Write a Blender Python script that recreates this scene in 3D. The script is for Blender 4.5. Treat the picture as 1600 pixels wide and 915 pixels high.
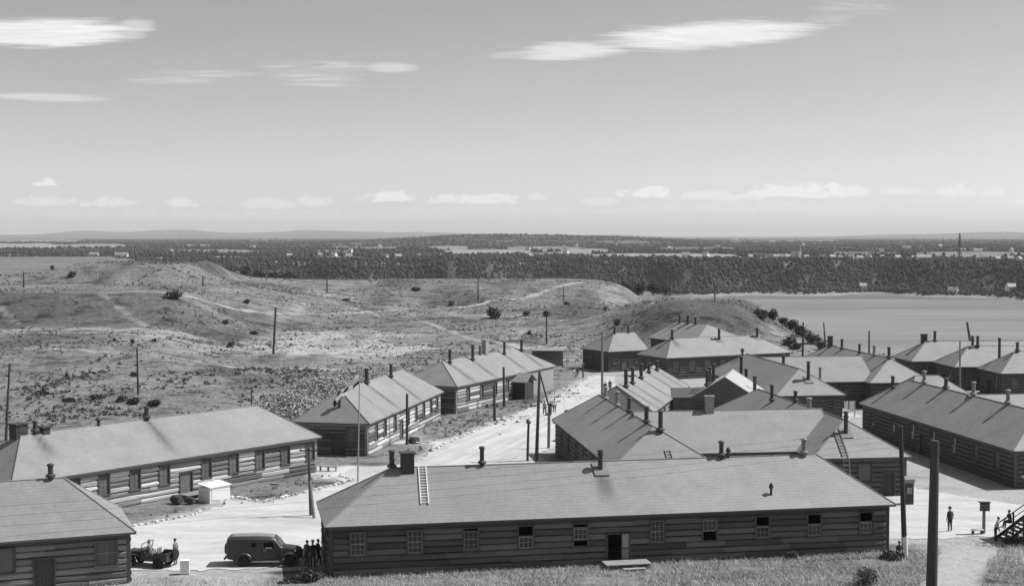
import bpy, bmesh, math, random
import numpy as np
from mathutils import Vector, Matrix
random.seed(7); np.random.seed(7)
for o in list(bpy.data.objects): bpy.data.objects.remove(o)
S = bpy.context.scene
COL = S.collection
R = math.radians

# ------------------------------------------------------------------ camera
cam = bpy.data.objects.new('camera', bpy.data.cameras.new('camera')); COL.objects.link(cam)
cam.location = (0, 0, 21.5); cam.rotation_euler = (R(90 - 2.304), 0, 0)
cam.data.sensor_width = 36; cam.data.lens = 49.5; cam.data.clip_start = .5; cam.data.clip_end = 80000
S.camera = cam
S.render.resolution_x, S.render.resolution_y = 1024, 585
S.view_settings.view_transform = 'Standard'; S.view_settings.look = 'None'
S.view_settings.gamma = 1; S.view_settings.exposure = 0.0
S.cycles.volume_bounces = 0; S.cycles.transparent_max_bounces = 16

# ------------------------------------------------------------------ sun and sky
SUN_AZ, SUN_EL = R(13), R(52)            # azimuth from +X towards +Y
sd = Vector((math.cos(SUN_EL)*math.cos(SUN_AZ), math.cos(SUN_EL)*math.sin(SUN_AZ), math.sin(SUN_EL)))
sl = bpy.data.lights.new('sun', 'SUN'); sl.energy = 4.95; sl.angle = R(.5); sl.color = (1, 1, 1)
sun = bpy.data.objects.new('sun', sl); COL.objects.link(sun); sun.rotation_euler = sd.to_track_quat('Z', 'Y').to_euler()

W = bpy.data.worlds.new('World'); S.world = W; W.use_nodes = True
nt = W.node_tree; nt.nodes.clear()
class NB:                                   # tiny node builder
    def __init__(s, nt): s.nt = nt
    def n(s, t, **k):
        x = s.nt.nodes.new(t)
        for a, b in k.items(): setattr(x, a, b)
        return x
    def put(s, sock, v):
        if isinstance(v, (int, float)): sock.default_value = v
        elif isinstance(v, tuple): sock.default_value = v
        else: s.nt.links.new(v, sock)
    def m(s, op, a, b=0., c=0., clamp=False):
        x = s.n('ShaderNodeMath', operation=op, use_clamp=clamp)
        for i, v in enumerate((a, b, c)): s.put(x.inputs[i], v)
        return x.outputs[0]
    def rng(s, v, a, b, c=0., d=1., smooth=True):
        x = s.n('ShaderNodeMapRange', interpolation_type='SMOOTHSTEP' if smooth else 'LINEAR')
        s.put(x.inputs[0], v)
        for i, q in enumerate((a, b, c, d)): s.put(x.inputs[i+1], q)
        return x.outputs[0]
    def noise(s, vec, scale, detail=4., rough=.55, dist=0.):
        x = s.n('ShaderNodeTexNoise'); s.put(x.inputs['Vector'], vec)
        x.inputs['Scale'].default_value = scale; x.inputs['Detail'].default_value = detail
        x.inputs['Roughness'].default_value = rough; x.inputs['Distortion'].default_value = dist
        return x.outputs[0]
    def xyz(s, x, y, z):
        c = s.n('ShaderNodeCombineXYZ')
        for i, v in enumerate((x, y, z)): s.put(c.inputs[i], v)
        return c.outputs[0]
    def sep(s, v):
        c = s.n('ShaderNodeSeparateXYZ'); s.put(c.inputs[0], v); return c.outputs
    def vmul(s, v, t):
        x = s.n('ShaderNodeVectorMath', operation='MULTIPLY'); s.put(x.inputs[0], v); x.inputs[1].default_value = t
        return x.outputs[0]
    def mix(s, f, a, b):                     # scalar mix
        x = s.n('ShaderNodeMix', data_type='FLOAT'); s.put(x.inputs[0], f); s.put(x.inputs[2], a); s.put(x.inputs[3], b)
        return x.outputs[0]
b = NB(nt)
sky = b.n('ShaderNodeTexSky', sky_type='NISHITA', sun_disc=False, sun_elevation=SUN_EL, sun_rotation=math.pi/2 - SUN_AZ,
          altitude=50, air_density=1.0, dust_density=1.0, ozone_density=1.0)
rgb = b.n('ShaderNodeSeparateColor'); nt.links.new(sky.outputs[0], rgb.inputs[0])
# black and white film behind a yellow filter: the sky as a grey tone
grey = b.m('ADD', b.m('MULTIPLY', rgb.outputs[0], .50), b.m('ADD', b.m('MULTIPLY', rgb.outputs[1], .40), b.m('MULTIPLY', rgb.outputs[2], .10)))
tc = b.n('ShaderNodeTexCoord'); dx, dy, dz = b.sep(tc.outputs['Generated'])
dys = b.m('MAXIMUM', dy, .02); u = b.m('DIVIDE', dx, dys); w = b.m('DIVIDE', dz, dys)
streak = b.noise(b.xyz(b.m('MULTIPLY', b.m('ADD', u, b.m('MULTIPLY', w, 2.)), 13.), b.m('MULTIPLY', w, 210.), 3.1), 1., 6., .66, .5)
fib = b.rng(b.noise(b.xyz(b.m('MULTIPLY', u, 22.), b.m('MULTIPLY', w, 300.), 9.1), 1., 6., .7, .9), .33, .68)
fib2 = b.m('ADD', .76, b.m('MULTIPLY', fib, .24))
puff = b.noise(b.xyz(b.m('MULTIPLY', u, 95.), b.m('MULTIPLY', w, 150.), 7.7), 1., 6., .68, .3)
veil = b.noise(b.xyz(b.m('MULTIPLY', u, 5.), b.m('MULTIPLY', w, 30.), 1.3), 1., 4., .55)
cl = None
def cloud(u0, w0, a, bb, slope, strength, nz, amt, edge=.85, wisp=None, flat=1.):
    global cl
    du = b.m('SUBTRACT', u, u0); dw = b.m('SUBTRACT', b.m('SUBTRACT', w, w0), b.m('MULTIPLY', du, slope))
    if flat != 1.: dw = b.m('MULTIPLY', dw, b.mix(b.m('LESS_THAN', dw, 0.), 1., flat))      # flat-bottomed
    q = b.m('ADD', b.m('POWER', b.m('ABSOLUTE', b.m('DIVIDE', du, a)), 2.), b.m('POWER', b.m('ABSOLUTE', b.m('DIVIDE', dw, bb)), 2.))
    q = b.m('ADD', q, b.m('MULTIPLY', b.m('SUBTRACT', nz, .5), amt))
    k = b.m('MULTIPLY', b.rng(q, 1., 1. - edge), strength)
    if wisp is not None: k = b.m('MULTIPLY', k, wisp)
    cl = k if cl is None else b.m('MAXIMUM', cl, k)
def cpx(x, y, hw, hh, *r): cloud((x-800)/2200, (369-y)/2200, hw/2200, hh/2200, *r)
# lens-shaped high clouds, thin veils, and the row of small cumulus above the horizon
cpx(60, 53, 190, 26, .01, .92, streak, 1.7, .75, fib2); cpx(210, 49, 42, 20, .1, .5, streak, 2.4, .9, fib2)
cpx(1105, 57, 190, 25, .045, .9, streak, 1.9, .85, fib2); cpx(890, 82, 100, 16, .03, .7, streak, 2.4, .95, fib2)
cpx(1335, 12, 75, 20, -.05, .30, streak, 2.5, 1., fib); cpx(1290, 36, 70, 16, .2, .22, streak, 2.5, 1., fib)
cpx(500, 107, 110, 12, 0., .42, streak, 2.4, 1., fib); cpx(505, 126, 95, 15, 0., .36, streak, 2.6, 1., fib); cpx(610, 107, 48, 10, 0., .45, streak, 2., 1., fib2)
cpx(300, 122, 110, 14, .03, .35, streak, 2.5, 1., fib); cpx(70, 153, 130, 8, -.03, .45, streak, 1.8, 1., fib2)
cpx(795, 88, 40, 7, .05, .25, streak, 2., 1., fib2)
for (x, y, hw, hh, st) in ((75, 285, 18, 7, .8), (70, 314, 42, 9, .5), (155, 316, 55, 9, .55), (284, 317, 26, 8, .6), (420, 320, 60, 9, .4), (490, 315, 30, 8, .5),
    (610, 308, 42, 9, .85), (745, 312, 70, 9, .75), (840, 307, 22, 6, .5), (1012, 302, 42, 10, .9), (940, 315, 30, 7, .45), (1120, 306, 60, 9, .6), (1215, 299, 42, 12, .9),
    (1270, 300, 50, 13, .95), (1325, 300, 40, 10, .8), (1400, 297, 40, 6, .4), (1490, 300, 35, 10, .6), (1550, 300, 22, 7, .55), (1180, 325, 200, 9, .25), (420, 335, 380, 7, .2),
    (800, 330, 260, 8, .2), (1595, 316, 24, 6, .4)):
    cpx(x, y+3, hw*1.15, hh*1.45, 0., st*.85, puff, 4.6, .8, None, 2.6)
front = b.m('GREATER_THAN', dy, .03)
cl = b.m('MULTIPLY', cl, front)
grey = b.m('MULTIPLY', grey, b.mix(front, 1., b.m('ADD', .97, b.m('MULTIPLY', veil, .07))))
ez = b.m('MAXIMUM', dz, 0.)
# the milky band low over the horizon, all the way round
grey = b.m('MULTIPLY', grey, b.m('ADD', 1., b.m('MULTIPLY', 0.8, b.m('ADD', b.m('POWER', 2.718, b.m('MULTIPLY', ez, -19.)), b.m('MULTIPLY', .55, b.m('POWER', 2.718, b.m('MULTIPLY', ez, -70.)))))))
grey = b.mix(cl, grey, 9.5)
bg = b.n('ShaderNodeBackground'); bg.inputs[1].default_value = 0.106
nt.links.new(b.xyz(grey, grey, grey), bg.inputs[0])
out = b.n('ShaderNodeOutputWorld'); nt.links.new(bg.outputs[0], out.inputs[0])

# ------------------------------------------------------------------ materials (all neutral greys)
def mat(name, v, rough=.9, nz=((1.5, .25),), bump=None, rnd=0., spec=.2, stretch=None, attr=None, metal=0., coord='pos'):
    """grey v, modulated by noises (scale, amount), by a per-object random tone and by an optional stain attribute (name, dark value)"""
    m = bpy.data.materials.new(name); m.use_nodes = True; t = m.node_tree; k = NB(t)
    bs = t.nodes['Principled BSDF']; bs.inputs['Roughness'].default_value = rough; bs.inputs['Specular IOR Level'].default_value = spec
    bs.inputs['Metallic'].default_value = metal
    if coord == 'pos': vec = k.n('ShaderNodeNewGeometry').outputs['Position']
    elif coord == 'uv': vec = k.n('ShaderNodeTexCoord').outputs['UV']
    else: vec = k.n('ShaderNodeTexCoord').outputs['Object']
    if stretch: vec = k.vmul(vec, stretch)
    oi = k.n('ShaderNodeObjectInfo').outputs['Random']
    c = v
    for sc, am in nz:
        c = k.m('MULTIPLY', c, k.m('ADD', 1., k.m('MULTIPLY', k.m('SUBTRACT', k.noise(vec, sc, 5., .6), .5), 2*am)))
    if rnd: c = k.m('MULTIPLY', c, k.m('ADD', 1. - rnd, k.m('MULTIPLY', oi, 2*rnd)))
    if attr:
        a = k.n('ShaderNodeAttribute', attribute_name=attr[0]).outputs['Fac']
        c = k.mix(a, c, attr[1])
    t.links.new(k.xyz(c, c, c), bs.inputs['Base Color'])
    if bump:
        bn = k.n('ShaderNodeBump'); bn.inputs['Strength'].default_value = bump[1]; bn.inputs['Distance'].default_value = bump[2]
        t.links.new(k.noise(vec, bump[0], 5., .65), bn.inputs['Height']); t.links.new(bn.outputs[0], bs.inputs['Normal'])
    return m
M = {}
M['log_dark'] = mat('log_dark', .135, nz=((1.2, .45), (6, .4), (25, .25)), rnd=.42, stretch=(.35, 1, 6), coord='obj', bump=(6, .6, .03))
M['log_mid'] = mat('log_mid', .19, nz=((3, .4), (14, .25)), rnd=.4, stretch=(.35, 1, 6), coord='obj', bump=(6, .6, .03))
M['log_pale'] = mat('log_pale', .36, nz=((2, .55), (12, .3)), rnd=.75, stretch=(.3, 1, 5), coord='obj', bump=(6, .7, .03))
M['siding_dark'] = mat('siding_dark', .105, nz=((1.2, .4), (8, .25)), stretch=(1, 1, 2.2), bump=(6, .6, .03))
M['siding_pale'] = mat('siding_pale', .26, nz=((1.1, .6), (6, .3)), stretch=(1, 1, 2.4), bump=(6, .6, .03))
M['board_dark'] = mat('board_dark', .07, nz=((4, .3),), stretch=(6, 6, .5), coord='obj', rnd=.15)
M['board_grey'] = mat('board_grey', .17, nz=((3, .3), (9, .2)), stretch=(5, 5, .6), rnd=.2)
M['trim'] = mat('trim', .10, nz=((3, .3),), rnd=.2)
M['trim_pale'] = mat('trim_pale', .27, nz=((3, .25),), rnd=.2)
M['sash'] = mat('sash', .29, nz=((5, .2),), rnd=.2)
M['glass'] = mat('glass', .045, rough=.12, nz=((.8, .3),), spec=.5)
M['screen'] = mat('screen', .15, nz=((2, .25),), rough=.7, rnd=.2)
M['dark'] = mat('dark_interior', .012, nz=())
M['roof'] = mat('roof', .25, rough=.62, spec=.5, nz=((.15, .2), (.6, .18), (3.5, .18), (14, .34)), bump=(18, .35, .02), attr=('soot', .07), coord='pos')
M['roof_tar'] = mat('roof_tar', .10, nz=((.6, .2), (9, .2)), bump=(15, .3, .02))
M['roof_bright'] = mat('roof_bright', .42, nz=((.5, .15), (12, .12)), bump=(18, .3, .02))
M['ridge'] = mat('ridge_cap', .245, nz=((.5, .15), (9, .2)))
M['fascia'] = mat('fascia', .11, nz=((2, .3),))
M['pipe'] = mat('pipe_metal', .05, rough=.55, nz=((3, .5), (14, .3)), spec=.4)
M['pipe_pale'] = mat('pipe_galvanised', .20, rough=.5, nz=((3, .5), (14, .3)), spec=.5)
M['brick'] = mat('chimney_brick', .33, nz=((5, .3), (22, .3)))
M['white'] = mat('white_paint', .78, nz=((2, .08),))
M['cloth_white'] = mat('white_cloth', .75, nz=((2, .1),))
M['stone_white'] = mat('whitewashed_stone', .62, nz=((5, .3),), rnd=.25)
M['pole'] = mat('weathered_pole', .075, nz=((3, .4), (9, .3)), stretch=(6, 6, .7), rnd=.2)
M['pole_grey'] = mat('grey_pole', .20, nz=((3, .4),), stretch=(6, 6, .7))
M['wood'] = mat('grey_wood', .24, nz=((3, .35), (9, .25)), rnd=.4)
M['paint_olive'] = mat('vehicle_paint', .042, rough=.42, nz=((1.5, .2),), spec=.5)
M['canvas_roof'] = mat('vehicle_roof', .24, rough=.6, nz=((1.5, .2),), spec=.4)
M['tyre'] = mat('tyre', .028, rough=.85, nz=((6, .3),))
M['rim'] = mat('wheel_rim', .07, rough=.5, nz=((4, .2),), spec=.4)
M['chrome'] = mat('bright_metal', .6, rough=.25, nz=(), metal=.7)
M['skin'] = mat('skin', .30, rough=.6, nz=((8, .1),))
M['hair'] = mat('hair', .03, nz=((9, .3),))
M['shirt_pale'] = mat('shirt_pale', .42, nz=((6, .15),))
M['shirt_white'] = mat('shirt_white', .7, nz=((6, .1),))
M['shirt_dark'] = mat('shirt_dark', .05, nz=((6, .2),))
M['khaki'] = mat('khaki_drill', .22, nz=((6, .2),))
M['trouser_dark'] = mat('trouser_dark', .045, nz=((6, .2),))
M['shoe'] = mat('shoe', .03, nz=())
M['leaf'] = mat('leaf', .068, nz=((1.2, .45), (5, .3)), rough=.75)
M['leaf_pale'] = mat('leaf_pale', .085, nz=((1.2, .4), (5, .3)), rough=.75)
M['grass'] = mat('grass_blade', .47, nz=((.4, .4), (2, .4)), rough=.8)
M['tuft'] = mat('tuft', .115, nz=((.05, .35), (.8, .5), (4, .4)), rough=.85)
M['tuft_pale'] = mat('tuft_pale', .215, nz=((.05, .35), (.8, .5), (4, .4)), rough=.85)
M['forest'] = mat('forest', .047, nz=((.004, .4), (.025, .75), (.12, .6)), rough=.9)
M['bark'] = mat('bark', .07, nz=((4, .4),))
M['rubble'] = mat('split_wood', .36, nz=((1.3, .75), (5, .5)))
def road_mat():
    m = mat('road_gravel', .52, nz=((.06, .16), (.22, .22), (1.1, .14), (6, .14), (24, .16)), bump=(9, .4, .03)); t = m.node_tree; k = NB(t)
    p = k.n('ShaderNodeNewGeometry').outputs['Position']; x, y, z = k.sep(p)
    # wheel tracks: streaks along the yard, and along the main road farther off
    na = k.noise(k.vmul(k.xyz(x, k.m('ADD', y, k.m('MULTIPLY', k.noise(p, .06, 3., .5), 9.)), z), (.09, .5, 1.)), 1., 5., .65); r = k.xyz(k.m('SUBTRACT', x, k.m('MULTIPLY', y, .30)), y, z); nb = k.noise(k.vmul(r, (1.1, .05, 1.)), 1., 4., .6)
    st = k.mix(k.rng(y, 112., 130.), na, nb); src = t.nodes['Principled BSDF'].inputs['Base Color'].links[0].from_node
    old = src.inputs[0].links[0].from_socket; c = k.m('MULTIPLY', old, k.rng(st, .32, .66, .84, 1.08))
    t.links.new(k.xyz(c, c, c), t.nodes['Principled BSDF'].inputs['Base Color']); return m
M['road'] = road_mat()
M['path'] = mat('path_gravel', .40, nz=((.15, .15), (2.2, .1), (18, .10)), bump=(9, .4, .03))

# ------------------------------------------------------------------ object helpers
def link(o, parent=None):
    COL.objects.link(o)
    if parent: o.parent = parent
    return o
def mesh_obj(name, me, parent=None, loc=(0, 0, 0), rz=0.):
    o = bpy.data.objects.new(name, me); o.location = loc; o.rotation_euler = (0, 0, rz)
    return link(o, parent)
def tag(o, label=None, cat=None, group=None, kind=None):
    if label: o['label'] = label
    if cat: o['category'] = cat
    if group: o['group'] = group
    if kind: o['kind'] = kind
    return o
def empty(name, loc=(0, 0, 0), rz=0., label=None, cat=None, group=None):
    o = bpy.data.objects.new(name, None); o.location = loc; o.rotation_euler = (0, 0, rz); link(o)
    return tag(o, label, cat, group)
def copy_tree(o, parent=None):
    c = o.copy(); link(c, parent)
    for ch in list(o.children): copy_tree(ch, c)
    return c
class MB:                                    # collects faces, builds ONE mesh
    def __init__(s): s.v = []; s.f = []; s.mi = []; s.uv = None
    def quad(s, *p, mi=0):
        n = len(s.v); s.v += [tuple(q) for q in p]; s.f.append(tuple(range(n, n+len(p)))); s.mi.append(mi)
    def box(s, x0, x1, y0, y1, z0, z1, mi=0):
        n = len(s.v); s.v += [(x, y, z) for z in (z0, z1) for y in (y0, y1) for x in (x0, x1)]
        for f in ((0,2,3,1), (4,5,7,6), (0,1,5,4), (1,3,7,5), (3,2,6,7), (2,0,4,6)): s.f.append(tuple(n+i for i in f)); s.mi.append(mi)
    def bar(s, a, c, r, r2=None, n=4, mi=0, caps=True):      # tapered round bar
        a = Vector(a); c = Vector(c); r2 = r if r2 is None else r2
        d = (c-a).normalized(); q = d.to_track_quat('Z', 'Y'); k = len(s.v)
        for p, rr in ((a, r), (c, r2)):
            for i in range(n):
                t = 2*math.pi*(i+.5)/n; s.v.append(tuple(p + q @ Vector((rr*math.cos(t), rr*math.sin(t), 0))))
        for i in range(n): j = (i+1) % n; s.f.append((k+i, k+j, k+n+j, k+n+i)); s.mi.append(mi)
        if caps: s.f.append(tuple(k+i for i in reversed(range(n)))); s.mi.append(mi); s.f.append(tuple(k+n+i for i in range(n))); s.mi.append(mi)
    def lathe(s, prof, n=12, c=(0, 0, 0), mi=0, axis='z'):
        k = len(s.v)
        for r, z in prof:
            for i in range(n):
                t = 2*math.pi*i/n; x, y = r*math.cos(t), r*math.sin(t)
                s.v.append((c[0]+x, c[1]+y, c[2]+z) if axis == 'z' else (c[0]+x, c[1]+z, c[2]+y))
        for j in range(len(prof)-1):
            for i in range(n):
                e = (i+1) % n; f = (k+j*n+i, k+j*n+e, k+(j+1)*n+e, k+(j+1)*n+i)
                s.f.append(f if axis == 'z' else f[::-1]); s.mi.append(mi)
        s.f.append(tuple(k+i for i in (reversed(range(n)) if axis == 'z' else range(n)))); s.mi.append(mi)
        t0 = k+(len(prof)-1)*n; s.f.append(tuple(t0+i for i in (range(n) if axis == 'z' else reversed(range(n))))); s.mi.append(mi)
    def loft(s, secs, mi=0, caps=True, closed=True):
        k = len(s.v); n = len(secs[0])
        for q in secs: s.v += [tuple(p) for p in q]
        for j in range(len(secs)-1):
            for i in range(n if closed else n-1):
                e = (i+1) % n; s.f.append((k+j*n+i, k+j*n+e, k+(j+1)*n+e, k+(j+1)*n+i)); s.mi.append(mi)
        if caps and closed:
            s.f.append(tuple(k+i for i in reversed(range(n)))); s.mi.append(mi)
            t0 = k+(len(secs)-1)*n; s.f.append(tuple(t0+i for i in range(n))); s.mi.append(mi)
    def mesh(s, name, mats):
        me = bpy.data.meshes.new(name); me.from_pydata(s.v, [], s.f)
        for m in (mats if isinstance(mats, (list, tuple)) else [mats]): me.materials.append(m)
        if any(s.mi): me.polygons.foreach_set('material_index', s.mi)
        me.update(); return me
    def build(s, name, mats, parent=None, loc=(0, 0, 0), rz=0., smooth=False, fix=False):
        me = s.mesh(name, mats)
        if fix:
            bm = bmesh.new(); bm.from_mesh(me); bmesh.ops.recalc_face_normals(bm, faces=bm.faces); bm.to_mesh(me); bm.free()
        if smooth:
            me.polygons.foreach_set('use_smooth', [True]*len(me.polygons))
            me.set_sharp_from_angle(angle=R(40))
        return mesh_obj(name, me, parent, loc, rz)
def np_mesh(name, v, f, mats, smooth=False):  # fast path: v (n,3), f (m,3|4)
    me = bpy.data.meshes.new(name); k = f.shape[1]
    me.vertices.add(len(v)); me.vertices.foreach_set('co', np.ascontiguousarray(v, dtype=np.float32).ravel())
    me.loops.add(f.size); me.loops.foreach_set('vertex_index', np.ascontiguousarray(f, dtype=np.int32).ravel())
    me.polygons.add(len(f)); me.polygons.foreach_set('loop_start', np.arange(0, f.size, k, dtype=np.int32))
    me.materials.append(mats)
    if smooth: me.polygons.foreach_set('use_smooth', np.ones(len(f), dtype=bool))
    me.update(calc_edges=True); return me
def set_attr(me, name, a):
    at = me.attributes.new(name, 'FLOAT', 'POINT'); at.data.foreach_set('value', np.ascontiguousarray(a, dtype=np.float32).ravel())

# ------------------------------------------------------------------ numeric noise
def _h(ix, iy, seed):
    n = (ix.astype(np.int64)*374761393 + iy.astype(np.int64)*668265263 + seed*974711) & 0x7fffffff
    n = ((n ^ (n >> 13)) * 1274126177) & 0x7fffffff
    return ((n ^ (n >> 16)) & 0xffff) / 65535.
def vn(x, y, seed=0):
    ix, iy = np.floor(x), np.floor(y); fx, fy = x-ix, y-iy; fx = fx*fx*(3-2*fx); fy = fy*fy*(3-2*fy)
    a, b_, c, d = _h(ix, iy, seed), _h(ix+1, iy, seed), _h(ix, iy+1, seed), _h(ix+1, iy+1, seed)
    return (a*(1-fx)+b_*fx)*(1-fy) + (c*(1-fx)+d*fx)*fy
def fbm(x, y, sc, oct=4, seed=0):
    t = 0; am = 1; tot = 0
    for i in range(oct): t = t + am*vn(x/sc*2**i + 17.3*i, y/sc*2**i - 9.1*i, seed+i); tot += am; am *= .55
    return t/tot
def ss(a, b_, x):
    t = np.clip((x-a)/(b_-a), 0, 1); return t*t*(3-2*t)
def seg_dist(X, Y, pts):
    d = np.full(np.shape(X), 1e9)
    for (x0, y0), (x1, y1) in zip(pts[:-1], pts[1:]):
        vx, vy = x1-x0, y1-y0; t = np.clip(((X-x0)*vx+(Y-y0)*vy)/(vx*vx+vy*vy), 0, 1)
        d = np.minimum(d, np.hypot(X-x0-t*vx, Y-y0-t*vy))
    return d
def inside(X, Y, poly):
    r = np.zeros(np.shape(X), bool); n = len(poly)
    for i in range(n):
        (x0, y0), (x1, y1) = poly[i], poly[(i+1) % n]
        if y0 == y1: continue
        c = ((y0 > Y) != (y1 > Y)) & (X < (x1-x0)*(Y-y0)/(y1-y0)+x0); r ^= c
    return r
# ------------------------------------------------------------------ terrain heights (camp at z = 0, river at -38.5)
LAND = [(-900, 20), (260, 20), (300, 120), (180, 228), (120, 240), (92, 246), (76, 256), (66, 270), (63, 300), (66, 350), (70, 420), (74, 480), (66, 540),
        (30, 575), (-40, 585), (-90, 620), (-130, 760), (-220, 1000), (-420, 1500), (-900, 1500)]
def height(X, Y):
    X = np.asarray(X, float); Y = np.asarray(Y, float)
    nx = (fbm(X, Y, 22, 4, 3)-.5)*9; wob = (fbm(X, Y, 55, 3, 9)-.5)*22
    z = np.zeros_like(X)
    sc = (fbm(X, Y, 7, 4, 51)-.5)*3.2                   # scalloped, eroded edges
    def ls(a, b_, v): t = np.clip((v-a)/(b_-a), 0, 1); return t + .12*np.sin(2*np.pi*t)*-.5
    left = ss(-20, -50, X+wob*.4)                       # low bank behind the first barrack
    z += 1.0*ss(176, 190, Y+nx*1.2)*left
    bank = ls(213, 229, Y+sc*.8+(X+60)*.1)*ls(-46, -58, X+sc+(Y-220)*.2)
    z = z+(3.0-z)*bank
    # long grassy rise towards the far rampart
    mid = ss(-100, -78, X)*ls(45, 30, X+.12*(Y-430)+sc*.4)
    z += 2.3*ss(215, 400, Y+wob*.5)*ss(44, 20, X)*(1-left*.75)
    bench = ls(392, 402, Y+sc)*mid*ss(16, -10, X); z = z+1.6*bench*ss(470, 440, Y)
    ramp = ls(409, 430, Y+sc*.6)*ls(480, 458, Y)
    z = z+(7.6-z)*ramp*mid
    # left rampart with a level top, then the second mound on it
    e = -57-.25*(Y-282)
    g = np.clip(Y-300, 0, 70)
    r1 = ls(280, 298, Y+sc*.35)*ls(8+.75*g, -15+.1*g, X-e+sc*.8)
    z = z+(9.5*(1-.55*ss(425, 500, Y))*ss(900, 600, Y)-z)*r1
    m2 = ls(351, 368, Y+sc*.6)*ls(445, 415, Y)*ls(-79, -90, X+sc*.6)*(1-.72*ls(-114, -122, X+sc*.5))
    z = z+(14.3-z)*m2
    m3 = ss(352, 366, Y+nx*.3)*ss(-105, -128, X+nx)*.0
    # mound by the cliff, its crest falling towards the river bank
    ridge = ls(266, 290, Y+sc*.5)*ss(352, 308, Y)
    q = ss(14, 36, X+.1*(Y-300)+nx*.4)*(1-.8*ss(46, 62, X-.35*(Y-300)))
    z += 7.6*ridge*q
    # roughness away from the level camp
    wild = np.clip(ss(150, 200, Y)*ss(14, -14, X-(Y-150)*.02)+ss(236, 262, Y), 0, 1)*ss(-6, 6, np.hypot((X+24)*1., (Y-190)*.3)-0+200)
    flatn = np.clip(np.maximum(np.maximum(r1, ramp*mid), np.maximum(m2, ridge*q)), 0, 1)
    z += wild*(1-.72*flatn)*((fbm(X, Y, 16, 4, 21)-.5)*1.3+(fbm(X, Y, 4, 4, 31)-.5)*.9)
    camp = ss(150, 200, Y)*ss(-16, -40, X)
    z = z*(1.0)
    # slope climbing towards the viewpoint, under the lower edge of the view
    z += np.where(Y < 84, (84-Y)*.19*ss(84, 74, Y), 0)
    # river bank
    out = ~inside(X, Y, LAND); d = seg_dist(X, Y, LAND+[LAND[0]])
    d = np.where(out, d, -d)+nx*.5
    z = z - 46*ss(-2, 56, d)
    z = z - ss(-9, 2, d)*1.2
    return z
def gridlines(spec):
    r = []
    for a, b_, st in spec: r += list(np.arange(a, b_, st))
    return np.array(r + [spec[-1][1]])
TR_LIST = [([(-120, 302), (-84, 300), (-60, 316), (-40, 345), (-10, 392), (10, 420), (45, 452), (66, 474)], 1.6),
    ([(-125, 268), (-70, 262), (-40, 250), (-10, 262), (14, 268)], 2.0), ([(8, 255), (-8, 285), (-22, 330), (-50, 372)], 1.4),
    ([(6, 215), (2, 240), (8, 262), (22, 282), (40, 330), (60, 440)], 1.5), ([(53, 285), (58, 270), (61, 255), (64, 248)], 1.3),
    ([(48, 300), (54, 288), (56, 272), (57, 262)], .8), ([(-70, 300), (-58, 276), (-40, 262)], .9),
    ([(40, 308), (33, 296), (30, 276)], .9), ([(-90, 235), (-40, 222), (-20, 232), (0, 250)], 1.3)]
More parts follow.
